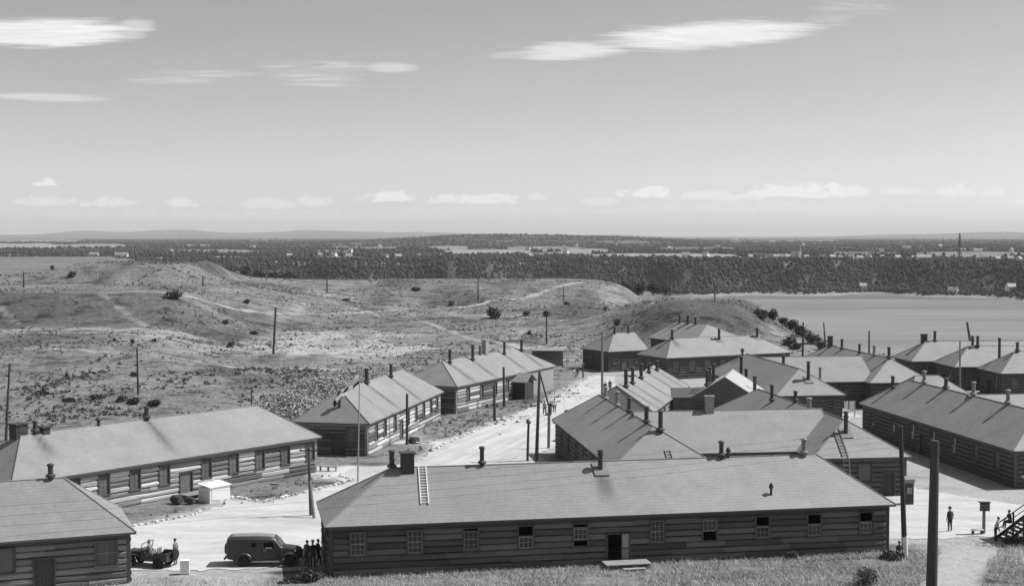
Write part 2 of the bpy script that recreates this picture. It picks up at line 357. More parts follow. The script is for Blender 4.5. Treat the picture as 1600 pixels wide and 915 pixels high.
def build_ground():
    xs = gridlines([(-900, -300, 30), (-300, -165, 6), (-165, -90, 1.4), (-90, 78, .8), (78, 130, 1.6), (130, 300, 8), (300, 900, 60)])
    ys = gridlines([(20, 76, 4), (76, 140, .9), (140, 480, .85), (480, 620, 2), (620, 1500, 18)])
    X, Y = np.meshgrid(xs, ys); Z = height(X, Y)
    ny, nx_ = X.shape; idx = np.arange(ny*nx_).reshape(ny, nx_)
    f = np.stack([idx[:-1, :-1], idx[:-1, 1:], idx[1:, 1:], idx[1:, :-1]], -1).reshape(-1, 4)
    me = np_mesh('ground', np.stack([X, Y, Z], -1).reshape(-1, 3), f, ground_mat(), smooth=True)
    wob = (fbm(X, Y, 9, 3, 77)-.5)*4
    dirt = np.zeros_like(X)
    for pts, wd in TR_LIST: dirt = np.maximum(dirt, ss(wd*1.1, wd*.2, seg_dist(X, Y, pts)+wob*.3)*.52*(.5+fbm(X, Y, 14, 3, 88)*.9))
    # bare sandy ground in the middle of the hillside
    bare = ss(.50, .70, fbm(X*.5, Y*.2, 14, 5, 55))*ss(225, 255, Y)*ss(395, 330, Y)*ss(-62, -40, X)*ss(30, 8, X)
    dirt = np.maximum(dirt, bare*.68)
    bare2 = ss(.60, .72, fbm(X, Y*.4, 10, 4, 65))*ss(200, 260, Y)
    dirt = np.maximum(dirt, bare2*.35)
    # trodden earth between the huts
    camp = ss(0, 10, X-2-(Y-150)*.05)*ss(240, 225, Y)*ss(100, 115, Y)
    dirt = np.maximum(dirt, camp*(.45+.3*fbm(X, Y, 7, 3, 5)))
    dirt = np.maximum(dirt, ss(101, 98, Y+wob*.4)*ss(26, 29, X+wob*.4)*ss(90.5, 94, Y+wob*.5)*.62)
    dirt = np.maximum(dirt, ss(93, 90.5, Y+wob*.15)*ss(-14, -16, X)*.5)
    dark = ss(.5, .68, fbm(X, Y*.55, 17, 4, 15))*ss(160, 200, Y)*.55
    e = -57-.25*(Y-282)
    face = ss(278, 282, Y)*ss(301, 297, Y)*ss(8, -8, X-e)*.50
    for rp in ROADS: dirt = np.maximum(dirt, .62*ss(2.2, .2, seg_dist(X, Y, rp+[rp[0]])+wob*.35))
    fm = ss(277, 281, Y)*ss(301, 297, Y)*ss(6, -8, X-e); dirt = dirt*(1-.85*fm)
    dirt = np.maximum(dirt, .40*ss(280, 276, Y)*ss(258, 270, Y)*ss(-50, -62, X)*(.4+fbm(X, Y*2, 9, 3, 4)))
    dirt = np.maximum(dirt, .36*ss(1.7, .3, np.minimum(seg_dist(X, Y, [(-87, 297), (-73, 281)]), seg_dist(X, Y, [(-112, 298), (-99, 282)])))*fm)
    dirt = np.maximum(dirt, ss(2.4, .8, seg_dist(X, Y, [(24, 80), (27.5, 87), (31.5, 96)])+wob*.25)*.75)
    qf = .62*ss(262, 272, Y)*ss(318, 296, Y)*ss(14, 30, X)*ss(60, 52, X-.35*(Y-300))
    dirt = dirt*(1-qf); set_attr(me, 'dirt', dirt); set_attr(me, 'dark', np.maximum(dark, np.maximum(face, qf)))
    return tag(mesh_obj('ground', me), kind='structure')
def ground_mat():
    m = bpy.data.materials.new('dry_grass_ground'); m.use_nodes = True; t = m.node_tree; k = NB(t); bs = t.nodes['Principled BSDF']
    bs.inputs['Roughness'].default_value = .95; bs.inputs['Specular IOR Level'].default_value = .05
    p = k.n('ShaderNodeNewGeometry').outputs['Position']
    n1 = k.noise(p, .045, 5., .6); n2 = k.noise(k.vmul(p, (.5, .9, 1.)), .35, 5., .65); n3 = k.noise(p, 1.1, 5., .75); n4 = k.noise(p, 6., 4., .75)
    g = k.m('MULTIPLY', .198, k.m('ADD', .55, k.m('MULTIPLY', n1, .9)))
    g = k.m('MULTIPLY', g, k.m('ADD', .30, k.m('MULTIPLY', n2, 1.4)))
    g = k.m('MULTIPLY', g, k.m('ADD', .02, k.m('MULTIPLY', n3, 1.96)))
    g = k.m('MULTIPLY', g, k.m('ADD', .35, k.m('MULTIPLY', n4, 1.3)))
    g = k.m('MULTIPLY', g, k.rng(n2, .33, .47, .5, 1.))
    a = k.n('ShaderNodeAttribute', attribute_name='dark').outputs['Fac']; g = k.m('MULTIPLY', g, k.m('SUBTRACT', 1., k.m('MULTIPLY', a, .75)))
    d = k.n('ShaderNodeAttribute', attribute_name='dirt').outputs['Fac']
    dd = k.rng(k.m('ADD', d, k.m('MULTIPLY', k.m('SUBTRACT', n2, .5), .7)), .12, .7)
    s = k.m('MULTIPLY', .40, k.m('ADD', .72, k.m('MULTIPLY', n3, .55)))
    c = k.mix(dd, g, s); t.links.new(k.xyz(c, c, c), bs.inputs['Base Color'])
    bn = k.n('ShaderNodeBump'); bn.inputs['Strength'].default_value = .9; bn.inputs['Distance'].default_value = .25
    t.links.new(k.m('ADD', n3, k.m('MULTIPLY', n2, 1.5)), bn.inputs['Height']); t.links.new(bn.outputs[0], bs.inputs['Normal'])
    return m
ROADS = [[(-60, 84), (-34, 89.5), (-23, 89.8), (-16.5, 90.5), (-12.6, 91.5), (-12.0, 96), (-11.5, 101), (-2, 103.5), (12, 106), (21, 108), (21.5, 111), (10, 109.5), (5.2, 112), (4.2, 125), (2.9, 138), (4, 142), (7, 150), (11.5, 170), (13, 178), (12.5, 190), (15, 205), (16, 216), (12.5, 217), (9.5, 205), (3.1, 176.6), (-1.7, 164.8), (-3.7, 156), (-7.2, 147.2), (-12.3, 147.4), (-12.4, 145.6), (-7.6, 145), (-8.7, 136.1), (-9.6, 131.8), (-12.6, 130.7), (-17.9, 131.2), (-19.8, 129.6), (-17.1, 124.8), (-14.1, 123.2), (-17.1, 117.3), (-20, 112.7), (-23, 114.4), (-23.9, 109.1), (-28.1, 103.3), (-38, 97.5), (-60, 90)],
   [(26.6, 98.8), (34, 100.2), (44, 101.0), (60, 102), (90, 104), (90, 109), (48, 110.5), (40.5, 112.4), (37, 116), (34.6, 119.6), (33.6, 124), (32.7, 132), (34.5, 152), (36.5, 160), (42, 168), (41, 171), (30, 158.5), (30.5, 132), (31, 119.5), (26.4, 112.5), (25.8, 103)]]
build_ground()

# gravel roads, laid a few centimetres above the level ground, with a ragged edge
def sheet(name, poly, m, z=.03, jit=.35, seed=1):
    rnd = random.Random(seed); pts = []
    for i in range(len(poly)):
        a, c = Vector(poly[i]), Vector(poly[(i+1) % len(poly)]); n = max(1, int((c-a).length/.7))
        for j in range(n):
            p = a.lerp(c, j/n); pts.append(Vector((p.x+rnd.uniform(-jit, jit), p.y+rnd.uniform(-jit, jit), z)))
    from mathutils.geometry import tessellate_polygon
    tri = tessellate_polygon([pts]); me = bpy.data.meshes.new(name); me.from_pydata(pts, [], [tuple(reversed(t)) for t in tri]); me.materials.append(m); me.update()
    bm = bmesh.new(); bm.from_mesh(me); bmesh.ops.recalc_face_normals(bm, faces=bm.faces)
    if sum(f.normal.z for f in bm.faces) < 0: bmesh.ops.reverse_faces(bm, faces=bm.faces)
    bm.to_mesh(me); bm.free()
    return tag(mesh_obj(name, me), kind='structure')
sheet('road', ROADS[0], M['road'], seed=3, jit=.5)
sheet('road', ROADS[1], M['road'], seed=5, jit=.5)

# ------------------------------------------------------------------ river and the far bank
wm = bpy.data.materials.new('river_water'); wm.use_nodes = True; k = NB(wm.node_tree); bs = wm.node_tree.nodes['Principled BSDF']
bs.inputs['Base Color'].default_value = (.16, .16, .16, 1); bs.inputs['Roughness'].default_value = .30; bs.inputs['IOR'].default_value = 1.33
p = k.n('ShaderNodeNewGeometry').outputs['Position']
bn = k.n('ShaderNodeBump'); bn.inputs['Strength'].default_value = .55; bn.inputs['Distance'].default_value = .6
rip = k.m('ADD', k.noise(k.vmul(p, (.035, .28, 1.)), 1., 6., .7), k.m('MULTIPLY', k.noise(k.vmul(p, (.004, .012, 1.)), 1., 4., .6), 2.5))
wm.node_tree.links.new(rip, bn.inputs['Height']); wm.node_tree.links.new(bn.outputs[0], bs.inputs['Normal'])
wc = k.rng(k.noise(k.vmul(p, (.0018, .016, 1.)), 1., 6., .65), .33, .67, .16, .29)
wm.node_tree.links.new(k.xyz(wc, wc, wc), bs.inputs['Base Color'])
q = MB(); q.quad((-2500, 150, -38.5), (4000, 150, -38.5), (4000, 1900, -38.5), (-2500, 1900, -38.5))
tag(q.build('river', wm), kind='structure')

def shore_r(az): return 1455 + 30*np.sin(az*31) + 22*np.sin(az*77+1) - 130*ss(.30, .42, az)
FIELDS = [(765, 394, 70, 4.5, .8), (870, 397, 50, 2.5, .6), (915, 392, 40, 3.5, .7), (1030, 400, 120, 4, .8), (1140, 404, 90, 3, .6), (590, 410, 36, 2, .6), (440, 412, 60, 2.2, .6), (530, 403, 40, 3, .5), (40, 384, 60, 4, .8), (150, 384, 50, 3, .7), (330, 392, 60, 2.5, .5),
          (60, 408, 60, 3, .6), (400, 407, 60, 2, .5), (1520, 397, 90, 4, .5), (1350, 396, 60, 3, .25), (970, 378, 40, 1.5, .4), (1250, 376, 60, 1.2, .5), (1170, 374, 30, 1., .5), (700, 387, 30, 3, .6), (60, 376, 70, 2., .5), (850, 388, 60, 3, .5), (1090, 388, 60, 2, .3)]
_r = random.Random(12)
for _i in range(46):
    _y = 375+38*_r.random()**.8; FIELDS.append((_r.uniform(-20, 1620) if _i % 2 else _r.uniform(250, 900), _y, _r.uniform(9, 42), .5+(_y-372)*.045*_r.uniform(.5, 1.2), _r.uniform(.25, .7)))
def far_height(az, r):
    d = r - shore_r(az); x = r*np.sin(az); y = r*np.cos(az)
    top = -6 + 3*fbm(x, y, 260, 3, 5)
    z = np.where(d < 0, -38.5-np.minimum(-d, 60)*.1, 0)
    z = z + (d >= 0)*(-38.5 + (top+38.5)*(.10*ss(0, 22, d) + .90*ss(18, 105, d+14*(fbm(x, y, 60, 3, 8)-.5))))
    z = z + 4*ss(1700, 5000, r)
    px = 800+2200*np.tan(az)
    z = z + 26*np.exp(-((px-760)/150)**2)*ss(3200, 4600, r)*ss(9000, 6000, r) + 14*np.exp(-((px-960)/120)**2)*ss(3200, 4600, r)*ss(9000, 6000, r)
    hp = 95*np.exp(-((px-265)/85)**2)+70*np.exp(-((px-130)/60)**2)+90*np.exp(-((px-500)/130)**2)+50*np.exp(-((px-690)/80)**2)+28*np.exp(-((px-960)/55)**2)+62*np.exp(-((px-1560)/110)**2)+30*np.exp(-((px-1400)/80)**2)+25*np.exp(-((px-20)/80)**2)+12
    hp = hp*(.85+.3*fbm(px, px*0, 40, 4, 71))
    z = z + np.maximum(hp, 5)*1.15*ss(16000, 22500, r)
    return z
def field_mask(az, r, z):
    px = 800+2200*np.tan(az); py = 369+(21.5-z)/(r*np.cos(az))*2200
    m = np.zeros_like(px)
    for (x, y, hw, hh, s) in FIELDS:
        e = (np.abs((px-x)/hw))**3 + (np.abs((py-y)/hh))**3
        m = np.maximum(m, s*ss(1.25, .75, e+(fbm(px, py*4, 22, 3, 3)-.5)*1.2))
    return m
def build_far():
    az = np.linspace(-.62, .62, 1150)
    rr = np.concatenate([np.linspace(1250, 1640, 90), 1/np.linspace(1/1645, 1/16000, 230), np.linspace(16200, 24000, 26)])
    A, Rr = np.meshgrid(az, rr); Z = far_height(A, Rr); X = Rr*np.sin(A); Y = Rr*np.cos(A)
    ny, nx_ = X.shape; idx = np.arange(ny*nx_).reshape(ny, nx_)
    f = np.stack([idx[:-1, :-1], idx[:-1, 1:], idx[1:, 1:], idx[1:, :-1]], -1).reshape(-1, 4)
    m = bpy.data.materials.new('far_country'); m.use_nodes = True; t = m.node_tree; k = NB(t); bs = t.nodes['Principled BSDF']
    bs.inputs['Roughness'].default_value = .95; bs.inputs['Specular IOR Level'].default_value = .05
    p = k.n('ShaderNodeNewGeometry').outputs['Position']
    n1 = k.noise(k.vmul(p, (1., .35, 1.)), .006, 6., .65); n2 = k.noise(k.vmul(p, (1., .5, 1.)), .05, 4., .65)
    w_ = k.m('MULTIPLY', .060, k.m('MULTIPLY', k.m('ADD', .35, k.m('MULTIPLY', n1, 1.3)), k.m('ADD', .4, k.m('MULTIPLY', n2, 1.2))))
    fa = k.n('ShaderNodeAttribute', attribute_name='field').outputs['Fac']; c = k.mix(fa, w_, k.m('MULTIPLY', .33, k.m('ADD', .7, k.m('MULTIPLY', n1, .6))))
    be = k.n('ShaderNodeAttribute', attribute_name='beach').outputs['Fac']; c = k.mix(be, c, k.m('MULTIPLY', .27, k.m('ADD', .5, n2)))
    t.links.new(k.xyz(c, c, c), bs.inputs['Base Color'])
    me = np_mesh('far_bank', np.stack([X, Y, Z], -1).reshape(-1, 3), f, m, smooth=True)
    D = Rr-shore_r(A)
    set_attr(me, 'field', field_mask(A, Rr, Z)); set_attr(me, 'beach', np.maximum(ss(24, 10, D), .22*ss(.60, .76, fbm(A*1455, D*.16, 8, 4, 91))*ss(120, 70, D)))
    tag(mesh_obj('far_bank', me), kind='structure')
build_far()

# far woods: thousands of small rough crowns joined into one mass (too many and too far to tell apart)
def crown_template(seed):
    bm = bmesh.new(); bmesh.ops.create_icosphere(bm, subdivisions=1, radius=1); r = random.Random(seed)
    for v in bm.verts: v.co *= r.uniform(.72, 1.2)
    v = np.array([q.co[:] for q in bm.verts]); f = np.array([[q.index for q in t.verts] for t in bm.faces]); bm.free(); return v, f
TPL = [crown_template(i) for i in range(5)]
def scatter_crowns(name, P, sx, sz, m, label=None, tpl=TPL):
    V = []; F = []; n0 = 0
    for t in range(5):
        sel = np.arange(t, len(P), 5); v, f = tpl[t]
        a = np.random.uniform(0, 6.28, len(sel)); c, s = np.cos(a), np.sin(a)
        vx = (v[None, :, 0]*c[:, None]-v[None, :, 1]*s[:, None])*sx[sel, None]; vy = (v[None, :, 0]*s[:, None]+v[None, :, 1]*c[:, None])*sx[sel, None]
        vz = v[None, :, 2]*sz[sel, None]
        q = np.stack([vx+P[sel, 0:1], vy+P[sel, 1:2], vz+P[sel, 2:3]], -1)
        V.append(q.reshape(-1, 3)); F.append((f[None]+(np.arange(len(sel))*len(v))[:, None, None]+n0).reshape(-1, f.shape[1])); n0 += q.shape[0]*q.shape[1]
    me = np_mesh(name, np.concatenate(V), np.concatenate(F), m, smooth=False)
    return tag(mesh_obj(name, me), label, None, None, 'stuff')
def far_wood():
    n = 30000; az = np.random.uniform(-.45, .45, n); d = np.random.uniform(12, 120, n); r = shore_r(az)+d
    x, y = r*np.sin(az), r*np.cos(az)
    keep = (fbm(az*1455, d*.16, 8, 4, 91) < .64) | (d > 104) | (np.random.rand(n) < .12); az, r, x, y, d = az[keep], r[keep], x[keep], y[keep], d[keep]
    s = np.exp(np.random.normal(.22, .36, len(az)).clip(-.7, .8))*(.6+.8*fbm(x, y, 30, 2, 14)); z = far_height(az, r)+s*.5
    a = (np.stack([x, y, z], -1), s, s*np.random.uniform(.9, 1.9, len(s)))
    n = 46000; az = np.random.uniform(-.45, .45, n); r = 1/np.random.uniform(1/10000, 1/1560, n)
    z = far_height(az, r); x, y = r*np.sin(az), r*np.cos(az); fm = field_mask(az, r, z)
    keep = (fm < .2) & (fbm(x*.7, y*.25, 60, 3, 33)+.12*np.random.rand(n) > .45); az, r, x, y, z = az[keep], r[keep], x[keep], y[keep], z[keep]
    s = np.exp(np.random.normal(.52, .36, len(az)).clip(-.5, 1.05))*np.clip(r/2300, .9, 3.2)
    h = s*np.random.uniform(.8, 1.6, len(s))*np.clip(2300/r, .45, 1.1)
    c = (np.stack([x, y, z+h*.5], -1), s, h)
    return np.concatenate([a[0], c[0]]), np.concatenate([a[1], c[1]]), np.concatenate([a[2], c[2]])
P, sx, sz = far_wood()
scatter_crowns('far_woods', P, sx, sz, M['forest'], 'dark wood covering the far river bank and the country behind it')

# ------------------------------------------------------------------ buildings
LOGP = [(0, 0), (-.07, .012), (-.175, .06), (-.20, .20), (-.185, .33), (-.08, .398), (0, .41)]
CH = .41                                     # height of one course
_log = {}
def log_mesh(L, var, m):
    k = (round(L, 2), var, m.name)
    if k not in _log:
        r = random.Random(hash((round(L*100), var)) & 0xffff); q = MB(); secs = []
        for x in ((0, L/2, L) if L > 2.5 else (0, L)):
            j = r.uniform(-.018, .018); h = r.uniform(.92, 1.05)
            secs.append([(x, y*(1+r.uniform(-.12, .12)) + (j if y else 0), z*h) for y, z in LOGP])
        q.loft(secs); _log[k] = q.mesh('log', m)
    return _log[k]
def side_frame(L, W, s, ins=.45):
    return {'front': ((ins, ins), 0., L-2*ins), 'end1': ((L-ins, ins), R(90), W-2*ins), 'back': ((L-ins, W-ins), R(180), L-2*ins), 'end0': ((ins, W-ins), R(270), W-2*ins)}[s]
_sash = {}
def sash_mesh(w, h, cols, rows, m):
    k = (w, h, cols, rows, m.name)
    if k not in _sash:
        q = MB(); t = .055
        q.box(0, t, -.025, .025, 0, h); q.box(w-t, w, -.025, .025, 0, h); q.box(t, w-t, -.025, .025, 0, t*1.3); q.box(t, w-t, -.025, .025, h-t, h)
        for i in range(1, cols): x = w*i/cols; q.box(x-.014, x+.014, -.018, .018, t*1.3, h-t)
        for i in range(1, rows): z = h*i/rows; q.box(t, w-t, -.017, .017, z-.014, z+.014)
        g = MB(); g.box(t*.6, w-t*.6, -.006, .006, t*.6, h-t*.6)
        _sash[k] = (q.mesh('sash', m), g.mesh('pane', M['glass']))
    return _sash[k]
def window(root, fr, x, kind='closed', w=.92, z0=3*CH, h=4*CH, sm='sash', tm='trim'):
    (ox, oy), rz, _ = fr
    q = MB(); t = .1
    q.box(-t, 0, -.235, -.02, -t*.6, h+t); q.box(w, w+t, -.235, -.02, -t*.6, h+t); q.box(0, w, -.235, -.02, h, h+t); q.box(-t-.04, w+t+.04, -.27, -.02, -t*.6-.05, -t*.6); q.box(0, w, -.2, -.02, -t*.6, 0)
    c, s = math.cos(rz), math.sin(rz); x -= w/2
    f = q.build('window', M[tm], root, (ox+c*x, oy+s*x, z0), rz)
    sh = h/2+.02
    if kind == 'screen':
        p = MB(); p.box(0, w, -.1, -.08, 0, h); p.build('insect_screen', M['screen'], f)
        p = MB(); p.box(w*.48, w*.52, -.125, -.1, 0, h); p.box(0, w*.48, -.125, -.1, h*.48, h*.52); p.box(w*.52, w, -.125, -.1, h*.48, h*.52); p.build('sash', M['board_grey'], f)
        return f
    pos = {'closed': (h-sh, 0.), 'down': (.06, 0.), 'half': (h*.36, h*.02), 'mid': (h*.33, h*.27), 'up': (h-sh, h-sh-.09)}[kind]
    sm_, pm = sash_mesh(round(w, 2), round(sh, 3), 3, 2, M[sm])
    for zz, yy in ((pos[0], -.08), (pos[1], -.14)):
        a = mesh_obj('sash', sm_, f, (0, yy, zz)); mesh_obj('pane', pm, f, (0, yy, zz))
    return f
def door(root, fr, x, w=1.05, h=5*CH, m='board_dark', opened=False, z0=0.):
    (ox, oy), rz, _ = fr; c, s = math.cos(rz), math.sin(rz); x -= w/2
    q = MB(); t = .09; q.box(-t, 0, -.24, -.02, 0, h+t); q.box(w, w+t, -.24, -.02, 0, h+t); q.box(0, w, -.24, -.02, h, h+t); q.box(0, w, -.2, -.02, 0, .06)
    f = q.build('door_frame', M['trim'], root, (ox+c*x, oy+s*x, z0), rz)
    n = 5; q = MB()
    for i in range(n): q.box(w*i/n+.006, w*(i+1)/n-.006, -.11, -.07, .07, h)
    q.box(.1, w-.1, -.125, -.1105, .3, .42); q.box(.1, w-.1, -.125, -.1105, h-.45, h-.33)
    d = q.build('door', M[m], f)
    q = MB(); q.bar((w-.12, -.13, 1.0), (w-.12, -.17, 1.0), .03, n=6); q.build('door_handle', M['pipe'], f)
    if opened: d.location = (0, -.07, 0); d.rotation_euler = (0, 0, R(100))
    return f
SOOT = {}
def roof(root, name, L, W, he, hr, i0, i1, soot=(), m='roof', gable=(False, False), th=.13, origin=(0, 0), rz=0., course=.27):
    """hipped (or gabled where the inset is small) roof in stepped courses; soot: list of (x, y, length, width, strength) stains running down the slope"""
    V = []; Fc = []; A = []
    o0, o1 = (0, 0, he), (L, 0, he); o2, o3 = (L, W, he), (0, W, he); r0, r1 = (i0, W/2, hr), (L-i1, W/2, hr)
    slopes = [(o0, o1, r1, r0, (0, -1))]; slopes.append((o2, o3, r0, r1, (0, 1)))
    if i0 > .05: slopes.append((o3, o0, r0, r0, (-1, 0)))
    if i1 > .05: slopes.append((o1, o2, r1, r1, (1, 0)))
    rnd = random.Random(int(L*100+W*10))
    for a, c, d, e, dn in slopes:
        a, c, d, e = map(Vector, (a, c, d, e)); nrm = (c-a).cross(e-a).normalized()
        sl = ((d+e)/2-(a+c)/2).length; nr = max(2, int(sl/course))
        ncol = max(2, int((c-a).length/.55))
        for j in range(nr):
            t0, t1 = j/nr, (j+1)/nr
            lo0, lo1 = a.lerp(e, t0), c.lerp(d, t0); hi0, hi1 = a.lerp(e, t1), c.lerp(d, t1)
            k = len(V)
            for i in range(ncol+1):
                f = i/ncol; jz = .005 + rnd.uniform(0, .004)
                p = lo0.lerp(lo1, f); q = hi0.lerp(hi1, f)
                V += [p+nrm*jz, q+nrm*.002, p]
            for i in range(ncol):
                q = k+3*i; Fc.append((q, q+3, q+4, q+1)); Fc.append((q+2, q+5, q+3, q))
    n = len(V); V += [Vector(p) for p in (o0, o1, o2, o3)] + [Vector((p[0], p[1], he-th)) for p in (o0, o1, o2, o3)]
    for i in range(4): j = (i+1) % 4; Fc.append((n+4+i, n+4+j, n+j, n+i))
    ci = .16; Fc.append((n+7, n+6, n+5, n+4))
    if i0 <= .05: Fc.append(tuple([n+3, n]) + (len(V),)); V.append(Vector(r0))
    if i1 <= .05: Fc.append(tuple([n+1, n+2]) + (len(V),)); V.append(Vector(r1))
    me = bpy.data.meshes.new(name); me.from_pydata(V, [], Fc); me.materials.append(M[m]); me.materials.append(M['fascia'])
    mi = [0]*len(Fc)
    for i in range(len(mi)):
        if max(Fc[i]) >= n: mi[i] = 1
    me.polygons.foreach_set('material_index', mi); me.update()
    P = np.array([v[:] for v in V]); s = np.zeros(len(P))
    for (sx, sy, sl, sw, st) in soot:
        if abs(sy-W/2) < 1.2 and i0 < sx < L-i1: dirs = [(0, -1)]
        else: dirs = [(0, -1)] if sy < W/2 else [(0, 1)]
        for (ddx, ddy) in dirs:
            al = (P[:, 0]-sx)*ddx + (P[:, 1]-sy)*ddy; ac = (P[:, 0]-sx)*(-ddy) + (P[:, 1]-sy)*ddx
            wv = sw*(.45+.55*np.clip(al/sl, 0, 1)); k = np.exp(-(ac/wv)**2)*ss(-.25, .15, al)*ss(sl*1.15, sl*.45, al)*st
            s = np.maximum(s, k*(.75+.5*fbm(P[:, 0]*3, P[:, 1], .9, 3, 4)))
    s[n:] = 0; set_attr(me, 'soot', np.clip(s, 0, 1))
    ro = mesh_obj(name, me, root, (origin[0], origin[1], 0), rz)
    q = MB(); r_ = .045
    for a, c in ((r0, r1), (o0, r0), (o3, r0), (o1, r1), (o2, r1)):
        if (Vector(a)-Vector(c)).length > .4: q.bar(Vector(a)+Vector((0, 0, .02)), Vector(c)+Vector((0, 0, .02)), r_, n=6)
    q.build('ridge_cap', M['ridge'], ro)
    return ro
_pipe = {}
def chimney(ro, x, y, zt, zb, kind='pipe', r=.17):
    """kind: pipe with a rain cap, capless pipe, brick stack, vent, cupola box"""
    h = zt-zb+.3; k = (round(h, 1), kind, round(r, 2))
    if k not in _pipe:
        q = MB(); h = k[0]
        if kind in ('pipe', 'galv', 'plain'):
            prof = [(r, -.3), (r, h*.5), (r*1.06, h*.5+.01), (r*1.06, h*.5+.06), (r, h*.5+.07), (r, h-.18)]
            if kind != 'plain': prof += [(r*1.45, h-.17), (r*1.5, h-.1), (r*1.2, h-.05), (r*.3, h)]
            else: prof += [(r, h), (r*.7, h), (r*.7, h-.1)]
            q.lathe(prof, 12); q.lathe([(r*1.9, .12), (r*1.9, .24), (r*1.1, .34)], 12)
        elif kind == 'flange':
            q.lathe([(r, -.3), (r, h*.72), (r*1.35, h*.73), (r*1.35, h*.79), (r*.9, h*.8), (r*.9, h-.14), (r*1.5, h-.13), (r*1.3, h-.04), (r*.3, h)], 14)
            tl = math.tan(R(34.5)); q.loft([[(x, -.55, -.55*tl+.05+dz), (x, .5, .5*tl+.05+dz), (x, .5, .5*tl+.13+dz), (x, -.55, -.55*tl+.13+dz)] for x, dz in ((-.5, 0), (.5, 0))], mi=1)
        elif kind == 'flangeh':
            q.lathe([(r, -.3), (r, h*.72), (r*1.35, h*.73), (r*1.35, h*.79), (r*.9, h*.8), (r*.9, h-.14), (r*1.5, h-.13), (r*1.3, h-.04), (r*.3, h)], 14)
            tl = math.tan(R(34.5)); q.loft([[(.55, y, -.55*tl+.05), (-.5, y, .5*tl+.05), (-.5, y, .5*tl+.13), (.55, y, -.55*tl+.13)] for y in (-.5, .5)], mi=1)
        elif kind == 'vent':
            q.lathe([(r*.7, -.3), (r*.7, h*.55), (r*1.3, h*.56), (r*1.3, h*.75), (r*.4, h)], 10)
        elif kind == 'brick':
            w = r; nb = int((h+.3)/.16)
            for i in range(nb): q.box(-w+.004*(i % 2), w-.004*(i % 2), -w*.7, w*.7, -.3+.16*i, -.3+.16*i+.145); q.box(-w+.02, w-.02, -w*.7+.02, w*.7-.02, -.3+.16*i+.145, -.3+.16*i+.16)
            q.box(-w-.06, w+.06, -w*.7-.06, w*.7+.06, -.3+.16*nb, -.3+.16*nb+.12); q.box(-w*.5, w*.5, -w*.3, w*.3, -.3+.16*nb+.12, -.3+.16*nb+.14)
        elif kind == 'cupola':
            w = r; q.box(-w, w, -w, w, -.3, h-.14); q.box(-w-.1, w+.1, -w-.1, w+.1, h-.14, h-.05); q.box(-w*.6, w*.6, -w-.03, -w-.001, h*.35, h-.25)
        _pipe[k] = q.mesh('chimney', [M['pipe'], M['ridge']] if 'flange' in kind else M[{'pipe': 'pipe', 'galv': 'pipe_pale', 'plain': 'pipe', 'vent': 'pipe', 'brick': 'brick', 'cupola': 'board_dark'}[kind]])
        _pipe[k].polygons.foreach_set('use_smooth', [kind not in ('brick', 'cupola')]*len(_pipe[k].polygons))
        if kind not in ('brick', 'cupola'): _pipe[k].set_sharp_from_angle(angle=R(40))
    nm = {'brick': 'brick_chimney', 'vent': 'roof_vent', 'cupola': 'cupola'}.get(kind, 'stovepipe')
    return mesh_obj(nm, _pipe[k], ro, (x, y, zb))
def slope_z(L, W, he, hr, i0, i1, x, y):
    a = (hr-he)*min(y, W-y)/(W/2)
    if i0 > .05: a = min(a, (hr-he)*x/i0)
    if i1 > .05: a = min(a, (hr-he)*(L-x)/i1)
    return he+max(a, 0)
def split(Lw, ops, c):                        # free intervals of a course
    z0, z1 = c*CH+.02, (c+1)*CH-.02; seg = [(0, Lw)]
    for (x0, x1, a, b_) in ops:
        if a < z1 and b_ > z0:
            n = []
            for s0, s1 in seg:
                if x1 <= s0 or x0 >= s1: n.append((s0, s1)); continue
                if x0 > s0: n.append((s0, x0))
                if x1 < s1: n.append((x1, s1))
            seg = n
    return [(a, b_) for a, b_ in seg if b_-a > .05]
